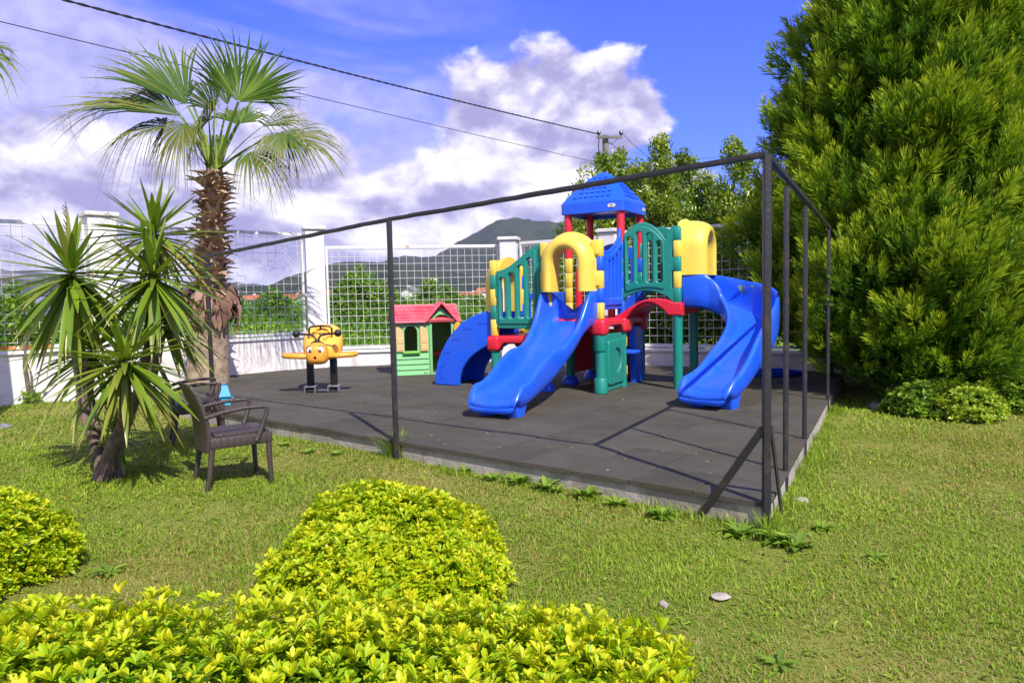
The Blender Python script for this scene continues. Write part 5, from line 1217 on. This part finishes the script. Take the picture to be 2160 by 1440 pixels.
for i in range(420):
    z = 1.55+(PT.z-1.62)*(i/420); a = i*2.39996+rng.normal()*.12; r0 = np.interp(z, [1.5, 2.4, 3.0, 3.75], [.20, .19, .165, .10])
    o = np.array((math.cos(a), math.sin(a), 0)); sd = np.array((-o[1], o[0], 0)); c = cl(z)+np.array((0, 0, z))
    L = rng.uniform(.11, .25)*(1 if rng.uniform() < .75 else 1.35); out = rng.uniform(.45, 1.05); up = rng.uniform(-.05, .75)
    d = unit(o*out+np.array((0, 0, up))+sd*rng.normal()*.22); p0 = c+o*(r0-.03)
    w0 = rng.uniform(.07, .17); tn = rng.uniform(.25, .85)
    strip(g, [p0, p0+d*L*.4+o*.01, p0+d*L*.75+o*.02+rng.normal(size=3)*.01, p0+d*L+o*.05+np.array((0, 0, -.02))+rng.normal(size=3)*.02], [w0, w0*.82, w0*.5, .02], sd+rng.normal(size=3)*.25, [tn*.5, tn, tn, tn*1.1], -.35)
g.build('leaf_bases', L_BOOT, palm)
g = NP()
for i in range(110):               # skirt of dead leaf bases
    a = rng.uniform(0, 6.283); z = rng.uniform(1.38, 1.72); o = np.array((math.cos(a), math.sin(a), 0)); sd = np.array((-o[1], o[0], 0)); c = cl(z)+np.array((0, 0, z)); r0 = .24
    L = rng.uniform(.14, .42); p0 = c+o*r0; out = rng.uniform(.05, .24)
    strip(g, [p0, p0+o*out*.6+np.array((0, 0, rng.uniform(-.03, .08))), p0+o*out+np.array((0, 0, -L*.5)), p0+o*(out*.9)+np.array((0, 0, -L))+rng.normal(size=3)*.03], [.10, .14, .11, .03], sd+rng.normal(size=3)*.3, rng.uniform(.1, 1.0), -.3)
for i in range(160):
    a = rng.uniform(0, 6.283); z = rng.uniform(1.4, 1.75); o = np.array((math.cos(a), math.sin(a), 0)); c = cl(z)+np.array((0, 0, z))+o*rng.uniform(.26, .34)
    d = unit(rng.normal(size=3)+np.array((0, 0, -.7))); strip(g, [c, c+d*.12, c+d*.26+np.array((0, 0, -.05))], [.03, .028, .01], np.array((-o[1], o[0], 0)), rng.uniform(0, .5), .2)
g.build('dead_skirt', L_SKIRT, palm)
hp = lambda dx=0., dz=0.: np.array((PT.x-pb0.x+dx, 0, PT.z+dz))
FR = [  # hastula px,py,dy | towards px,py,dy | face | R | spread, droop, t0
    ((395, 222), .25, (262, 80), .0, (.75, -.6, .3), 1.50, 48, .16, .58),
    ((385, 246), -.30, (130, 190), -.3, (.0, -.45, .9), 2.02, 40, .26, .42),
    ((375, 240), .05, (165, 160), .1, (.1, -.5, .85), 1.75, 44, .28, .40),
    ((352, 265), -.25, (200, 265), -.5, (-.1, -.5, .85), 1.10, 85, .75, .34),
    ((388, 262), -.45, (340, 330), -.7, (-.2, -.8, .5), .72, 100, .80, .32),
    ((400, 205), .8, (300, 150), 1.0, (.5, -.5, .7), 1.15, 60, .35, .44),
    ((503, 215), -.45, (548, 75), -.5, (.2, -1, .05), 1.18, 74, .07, .84),
    ((480, 222), .15, (478, 110), .2, (-.5, -1, .1), 1.05, 45, .10, .72),
    ((452, 235), .45, (425, 120), .6, (-.5, -.9, .2), .95, 55, .25, .50),
    ((540, 200), .3, (590, 175), .5, (.4, -.8, .3), .66, 75, .45, .58),
    ((552, 268), .4, (660, 232), .5, (.0, -.55, .85), .98, 52, .34, .46),
    ((606, 283), -.25, (718, 312), -.3, (-.1, -.5, .85), .98, 62, .32, .42),
    ((590, 280), -.30, (610, 330), -.5, (.1, -.8, .5), .62, 95, .6, .40),
    ((525, 322), -.35, (600, 360), -.5, (.2, -.6, .8), .70, 85, .62, .46),
    ((440, 255), -.5, (430, 215), -.9, (0, -.9, .5), .70, 90, .55, .52),
    ((500, 262), 1.0, (530, 200), 1.5, (0, -.8, .5), .85, 80, .4, .50)]
for i, (h, dy, t, tdy, fc, R_, sp_, dr, t0) in enumerate(FR):
    hq = pl_(*h, dy); tq = pl_(*t, tdy); fan_frond(palm, hp(random.Random(i).uniform(-.06, .06), -.05), hq, tq-hq, fc, R_, 100+i, sp_, int(14+sp_*.32), dr, t0)
for i in range(5):
    p = hp(-.05+.025*i, 0); MB().tube([p+np.array((0, 0, -.25)), p+np.array(((i-2)*.03, -.03*(i % 2), .15)), p+np.array(((i-2)*.07, -.05, .55))], [.05, .04, .022], 7).build('leaf_stalk', plastic('green_stalk', (.22, .30, .03), .45), palm, smooth=60)
# second palm, only a drooping frond of which reaches into the picture at the left edge
q2 = atY(-92, 118, 9.0); palm2 = empty('fan_palm', (q2.x-.3, 9.0, 0), 0, 'second fan palm outside the left edge, only its drooping frond tips in view', 'palm tree', 'fan palms')
MB().tube([(0, 0, -.1), (0, 0, 2), (0, 0, q2.z)], [.3, .26, .16], 16).build('trunk', M_TRUNK, palm2, smooth=60)
for i, (dx, dz) in enumerate(((.50, .02), (.2, .75), (-.6, .4))):
    hq = np.array((dx, -.1*i, q2.z+dz)); fan_frond(palm2, (0, 0, q2.z-.1), hq, (dx, -.1, .1*dz-.15), (0, -.8, .6), (.58, .6, .7)[i], 140+i, 85, 30, .5, .55)
# ---- spiky yucca
L_YUC = leafmat('sword_leaf', [(0.0, (.38, .22, .06)), (0.2, (.34, .32, .05)), (0.45, (.11, .19, .012)), (0.75, (.23, .32, .02)), (1.0, (.42, .46, .05))], 0.32, 0.22, 0.5, 1.4)
M_YTR = mat('yucca_bark', (.20, .14, .10), 0.9, c2=(.10, .07, .05), vscale=10, bump=0.9, bscale=30)
yb = at(222, 1012, 0.0); YC = empty('yucca', (yb.x, yb.y, 0), 0, 'tall spiky yucca with several sword-leaved heads on bare brown trunks', 'yucca')
def yl(px, py, dy=0.0):
    p = atY(px, py, yb.y+dy); return np.array((p.x-yb.x, p.y-yb.y, p.z))
def rosette(c, L, n, seed, low=-62, name='leaf_rosette', ax=(0, 0, 1)):
    L *= 1.07; n = int(n*1.08)
    rng = np.random.default_rng(seed); g = NP(); c = np.array(c)
    for i in range(n):
        f = i/n; el = math.radians(82+(low-82)*f**.55+rng.normal()*8); az = i*2.39996+rng.normal()*.2
        d = np.array((math.cos(az)*math.cos(el), math.sin(az)*math.cos(el), math.sin(el))); Lk = L*rng.uniform(.82, 1.10)*(.72+.28*min(1, f*3)); s0 = c+np.array((0, 0, .10*(.5-f)*L/.6))
        sd = unit(np.cross(d, (0, 0, 1.0))+rng.normal(size=3)*.12); dr = (.04+.42*max(0, f-.15)*rng.uniform(.1, 1.6))*Lk*max(.1, math.cos(el))
        pts = [s0+d*(Lk*t)+np.array((0, 0, -dr*t*t*1.2)) for t in (.02, .2, .45, .7, .88, 1.0)]
        w = .053*rng.uniform(.8, 1.2)*(L/.65)**.5; tb = .30+.42*rng.uniform()+(-.0 if f < .85 else -.18)
        strip(g, pts, [w*.7, w*.85, w, w*.75, w*.40, .002], sd, [tb+.15, tb, tb, tb, tb-.05, .15], .38)
    return g.build(name, L_YUC, YC)
heads = [((150, 585), .05, .70, 88, 1), ((325, 500), .35, .62, 72, 2), ((325, 590), -.05, .62, 84, 3), ((265, 768), -.45, .57, 80, 4), ((195, 745), .60, .66, 60, 5), ((350, 690), .35, .52, 55, 6), ((240, 915), .1, .30, 26, 7)]
M0 = np.array((0, 0, 0.0))
for (px, py), dy, L, n, s in heads: rosette(yl(px, py, dy), L, n, 60+s, {1: -72, 2: -35, 3: -66, 4: -58}.get(s, -45))
def ytrunk(pts, r): MB().tube([Vector(p) for p in pts], r, 12).build('trunk', M_YTR, YC, smooth=60)
ytrunk([(0, 0, -.05), (-.05, 0, .25), yl(180, 880, .05), yl(160, 740, .05), yl(152, 600, .05)], [.075, .050, .044, .04, .036])
ytrunk([(.06, .04, -.05), (.09, .05, .25), yl(290, 830, .25), yl(325, 680, .35), yl(335, 520, .35)], [.07, .048, .043, .038, .033])
ytrunk([(.05, -.04, -.05), (.07, -.07, .22), yl(262, 890, -.30), yl(266, 785, -.45)], [.075, .052, .046, .04])
ytrunk([(.0, .05, .05), (.12, .12, .5), yl(330, 760, .05), yl(330, 620, -.05)], [.06, .05, .045, .036])
ytrunk([(-.03, .06, .05), yl(190, 860, .4), yl(175, 740, .45)], [.06, .05, .04])
MB().lathe([(.13, -.05), (.12, .03), (.10, .08), (.06, .12)], (.02, 0, 0), 14).build('trunk_base', M_YTR, YC, smooth=60)
b = MB(); sp0 = yl(150, 590, .05); sp1 = yl(138, 425, .05); b.tube([sp0, (sp0+sp1)/2+np.array((.015, 0, 0)), sp1], [.012, .009, .003], 6)
rr = random.Random(6)
for i in range(16):
    t = .35+.6*i/16; p = sp0+(sp1-sp0)*t; a = rr.uniform(0, 6.28); l = .13*(1.15-t); b.tube([p, p+np.array((math.cos(a)*l*.6, math.sin(a)*l*.6, l*.5)), p+np.array((math.cos(a)*l, math.sin(a)*l, l*.9))], [.005, .004, .0025], 5)
b.build('dead_flower_stalk', mat('dry_stalk', (.12, .09, .08), .9), YC)
# ---- thin sapling by the left wall
sb = at(88, 848, 0.0); SP = empty('sapling', (sb.x, sb.y-.25, 0), 0, 'thin sapling with bright green leaf tufts against the left wall', 'sapling')
tp = atY(48, 640, sb.y-.25); tx, tz = tp.x-sb.x, tp.z
MB().tube([(0, 0, -.03), (-.06, 0, .6), (tx*.75, 0, 1.1), (tx, 0, tz)], [.035, .03, .022, .01], 8).build('stem', M_BARK2, SP)
MB().tube([(0.02, 0, -.03), (0.03, 0, .5), (-.12, 0, .95)], [.014, .011, .006], 6).build('stem', M_BARK2, SP)
g = NP(); rng = np.random.default_rng(3)
for c, r, n in (((tx, 0, tz), .22, 110), ((tx*.8, 0, 1.22), .20, 90), ((tx-.22, 0.05, tz+.02), .16, 70), ((.02, 0, .12), .20, 70)):
    p = np.array(c)+rdir(rng, n)*rng.uniform(.1, 1, n)[:, None]*r*np.array([1, 1, .6]); g.inst(KITE, p, unit(rng.normal(size=(n, 3))+np.array([0, 0, .2])), unit(rng.normal(size=(n, 3))*.5+np.array([0, 0, 1])), .10, .055, .72+rng.normal(size=n)*.12, .1)
g.build('foliage', L_SCR, SP)
# ---- grass
L_GRASS = leafmat('grass_blade', [(0.0, (.44, .32, .13)), (0.22, (.38, .31, .07)), (0.40, (.17, .255, .020)), (0.7, (.245, .375, .023)), (1.0, (.42, .51, .05))], 0.55, 0.3, 0.25, 1.2)
rng = np.random.default_rng(5)
padP = np.array([(p[0], p[1]) for p in pad])
def inside(P, Q):
    c = np.zeros(len(P), bool); j = len(Q)-1
    for i in range(len(Q)):
        k = ((Q[i, 1] > P[:, 1]) != (Q[j, 1] > P[:, 1])) & (P[:, 0] < (Q[j, 0]-Q[i, 0])*(P[:, 1]-Q[i, 1])/(Q[j, 1]-Q[i, 1]+1e-12)+Q[i, 0]); c ^= k; j = i
    return c
def wallside(P):                  # garden side of the left wall
    return (P[:, 1]-W_L0.y)*W_DL.x-(P[:, 0]-W_L0.x)*W_DL.y < -.03
def field(x, y): return .5+.25*np.sin(1.7*x+.8*np.sin(1.3*y))+.25*np.sin(2.3*y+1.1*x+2*np.sin(.7*x))+.15*np.sin(5.1*x-3.7*y)
def blades(n, y0, y1, L, w, xpad=1.0, up=.75, tmpl=BLADE):
    y = np.sqrt(rng.uniform(y0*y0, y1*y1, n)); x = rng.uniform(-.98, .98, n)*(y+.3)
    P = np.stack([x, y], 1); k = ~inside(P, padP) & wallside(P); x, y = x[k], y[k]
    # clumps
    x = x+rng.normal(size=len(x))*.01; f = field(x*1.9, y*1.9); f2 = field(x*.55+3, y*.55-1)
    keep = rng.uniform(size=len(x)) < np.clip(.42+.75*f, .22, 1); x, y, f, f2 = x[keep], y[keep], f[keep], f2[keep]; n = len(x)
    p = np.stack([x, y, lawn_h(x, y)-.004], 1); a = rng.uniform(0, 6.3, n); ln = rng.uniform(.25, 1.5, n)
    ax = unit(np.stack([np.cos(a)*ln, np.sin(a)*ln, np.full(n, up)], 1)); nr = np.stack([-np.cos(a), -np.sin(a), np.full(n, 1.2)], 1)
    LL = L*rng.uniform(.45, 1.25, n)*(.65+.5*f)
    t = .48+.26*(f-.5)+.34*(f2-.5)+rng.normal(size=n)*.15; dry = rng.uniform(size=n) < np.clip(.21+.17*np.clip(x, 0, 1)+.5*(.45-f2), .06, .58); t = np.where(dry, rng.uniform(0, .25, n), t)
    g.inst(tmpl, p, ax, nr, LL, np.full(n, w)*rng.uniform(.55, 1.7, n), t, .10)
g = NP(); blades(270000, 2.2, 4.6, .046, .0042, up=.55); blades(245000, 4.6, 7.5, .048, .0058, up=.6); blades(116000, 7.5, 12.5, .055, .010)
# broader leaves scattered through the turf
n = 3800; y = np.sqrt(rng.uniform(4.5, 90, n)); x = rng.uniform(-.76, .76, n)*(y+.3); P = np.stack([x, y], 1); k = ~inside(P, padP) & wallside(P); x, y = x[k], y[k]; n = len(x)
for j in range(4):
    a = rng.uniform(0, 6.3, n); xx, yy = x+np.cos(a)*.012, y+np.sin(a)*.012; ax = np.stack([np.cos(a), np.sin(a), rng.uniform(.05, .7, n)], 1); L = rng.uniform(.02, .058, n)
    g.inst(OBOV, np.stack([xx, yy, lawn_h(xx, yy)+.004], 1), ax, np.stack([-.2*np.cos(a), -.2*np.sin(a), np.ones(n)], 1), L, L*.30, .60+rng.normal(size=n)*.14, .1)
# longer fringe along the pad edge
for E, Lm, sgn in ((E1, 6.2, 1), (E2, 5.2, 1)):
    n = 2400; s = rng.uniform(-.1, Lm, n); off = np.abs(rng.normal(size=n))*.10+.02; nrm_ = -EP if E is E1 else Vector((E2.y, -E2.x))
    x = CORNER.x+E.x*s+nrm_.x*off; y = CORNER.y+E.y*s+nrm_.y*off; cl_ = .5+.5*np.sin(s*3.1+np.sin(s*7)); a = rng.uniform(0, 6.3, n)
    ax = unit(np.stack([np.cos(a)*.5, np.sin(a)*.5, np.ones(n)], 1)); g.inst(BLADE, np.stack([x, y, np.zeros(n)-.005], 1), ax, np.stack([-np.cos(a), -np.sin(a), np.ones(n)], 1), (.04+.08*cl_**2*rng.uniform(0, 1, n)), np.full(n, .006), .62+rng.normal(size=n)*.14, .1)
for px, py, n, L in ((842, 958, 320, .26), (1618, 1118, 110, .18), (1660, 990, 160, .18), (1747, 870, 140, .16), (1700, 925, 120, .15), (1640, 1130, 90, .09)):
    c = at(px, py, .02); a = rng.uniform(0, 6.3, n); r = np.abs(rng.normal(size=n))*.075; ax = unit(np.stack([np.cos(a)*rng.uniform(.1, .9, n), np.sin(a)*rng.uniform(.1, .9, n), np.ones(n)], 1))
    g.inst(BLADE, np.stack([c.x+np.cos(a)*r, c.y+np.sin(a)*r-.04, np.full(n, .0)], 1), ax, np.stack([-np.cos(a), -np.sin(a), np.ones(n)], 1), L*rng.uniform(.4, 1.2, n), np.full(n, .008), .62+rng.normal(size=n)*.14, .1)
tag(g.build('grass', L_GRASS), kind='stuff')
# ---- broad-leaved weeds
L_WEED = leafmat('weed_leaf', [(0.0, (.10, .19, .02)), (0.5, (.20, .33, .03)), (1.0, (.34, .46, .05))], 0.45, 0.3, 0.35, 1.3)
LANCE = (np.array([(0, 0, 0), (.35, 0, .03), (.7, 0, 0), (1, 0, -.14), (.3, -.42, .12), (.68, -.5, .06), (.3, .42, .12), (.68, .5, .06)]), [(0, 4, 5, 1), (1, 5, 3, 2), (0, 1, 7, 6), (1, 2, 3, 7)])
wr = random.Random(4)
spots = [(842, 952, .16, 0), (880, 965, .13, 0), (800, 940, .12, 0), (985, 996, .11, 0), (1040, 1014, .15, 0), (1095, 1022, .18, 0), (1150, 1034, .17, 0), (1172, 1040, .15, 0), (1235, 1052, .17, 0), (1300, 1068, .18, 0), (1395, 1092, .17, 0), (1560, 1128, .20, 0), (1640, 1140, .22, 0), (1680, 1155, .20, 0), (1735, 1120, .14, 0), (600, 940, .10, 0), (650, 955, .11, 0), (710, 960, .10, 0)]
for i, (px, py, L, _) in enumerate(spots):
    c = at(px, py, 0.0); rngw = np.random.default_rng(200+i); n = 30; L *= rngw.uniform(.5, .8); a = np.arange(n)*2.39996+rngw.normal(size=n)*.3; elv = rngw.uniform(.15, 1.1, n)
    g = NP(); ax = np.stack([np.cos(a), np.sin(a), elv], 1); g.inst(LANCE, np.stack([np.cos(a)*.015, np.sin(a)*.015, np.full(n, .005)], 1), ax, np.stack([-elv*np.cos(a), -elv*np.sin(a), np.ones(n)], 1), L*rngw.uniform(.5, 1.1, n)*1.0, L*.32*rngw.uniform(.8, 1.2, n), .5+rngw.normal(size=n)*.16, .1)
    o = g.build('weed', L_WEED); o.location = (c.x, c.y, lawn_h(c.x, c.y)); tag(o, 'leafy green weed growing at the foot of the concrete pad edge', 'weed', 'weeds along the pad edge')
for i, (px, py, L) in enumerate(((1100, 1375, .09), (1640, 1400, .09), (1850, 1180, .07), (230, 1210, .12))):
    c = at(px, py, 0.0); rngw = np.random.default_rng(300+i); n = 11; a = np.arange(n)*2.39996; elv = rngw.uniform(.1, .6, n); g = NP()
    g.inst(LANCE, np.stack([np.cos(a)*.01, np.sin(a)*.01, np.full(n, .005)], 1), np.stack([np.cos(a), np.sin(a), elv], 1), np.stack([-elv*np.cos(a), -elv*np.sin(a), np.ones(n)], 1), L*rngw.uniform(.5, 1.1, n), L*.26, .42+rngw.normal(size=n)*.14, .1)
    o = g.build('weed', L_WEED); o.location = (c.x, c.y, lawn_h(c.x, c.y)); tag(o, 'low leafy weed in the open lawn grass', 'weed', 'weeds in the lawn')
# ---- blown leaves and crumbs on the pad
rl = np.random.default_rng(21); n = 150; u_ = rl.uniform(-.05, 7.2, n); v_ = np.abs(rl.normal(size=n))*2.2+.05
x = CORNER.x+E1.x*u_+EP.x*v_; y = CORNER.y+E1.y*u_+EP.y*v_; k = inside(np.stack([x, y], 1), padP); x, y = x[k], y[k]; n = len(x); a = rl.uniform(0, 6.3, n)
g = NP(); L = rl.uniform(.012, .045, n); g.inst(KITE, np.stack([x, y, np.full(n, SLAB+.006)], 1), np.stack([np.cos(a), np.sin(a), rl.uniform(-.1, .3, n)], 1), np.stack([rl.normal(size=n)*.3, rl.normal(size=n)*.3, np.ones(n)], 1), L, L*.5, rl.uniform(0, .5, n))
tag(g.build('leaf_litter', L_GRASS), kind='stuff')
# ---- air
def build_haze():
    m = bpy.data.materials.new('air'); m.use_nodes = True; g = NG(m.node_tree); out = g.n('ShaderNodeOutputMaterial'); v = g.n('ShaderNodeVolumePrincipled')
    v.inputs['Color'].default_value = (.80, .84, 1.0, 1); v.inputs['Density'].default_value = HAZE; v.inputs['Anisotropy'].default_value = 0.1
    g.l(v.outputs[0], out.inputs['Volume'])
    o = MB().box((0, 3400, 144), (20000, 11600, 292)).build('haze', m, smooth=0)
    tag(o, kind='stuff')
HAZE = 0.9e-4
build_haze()
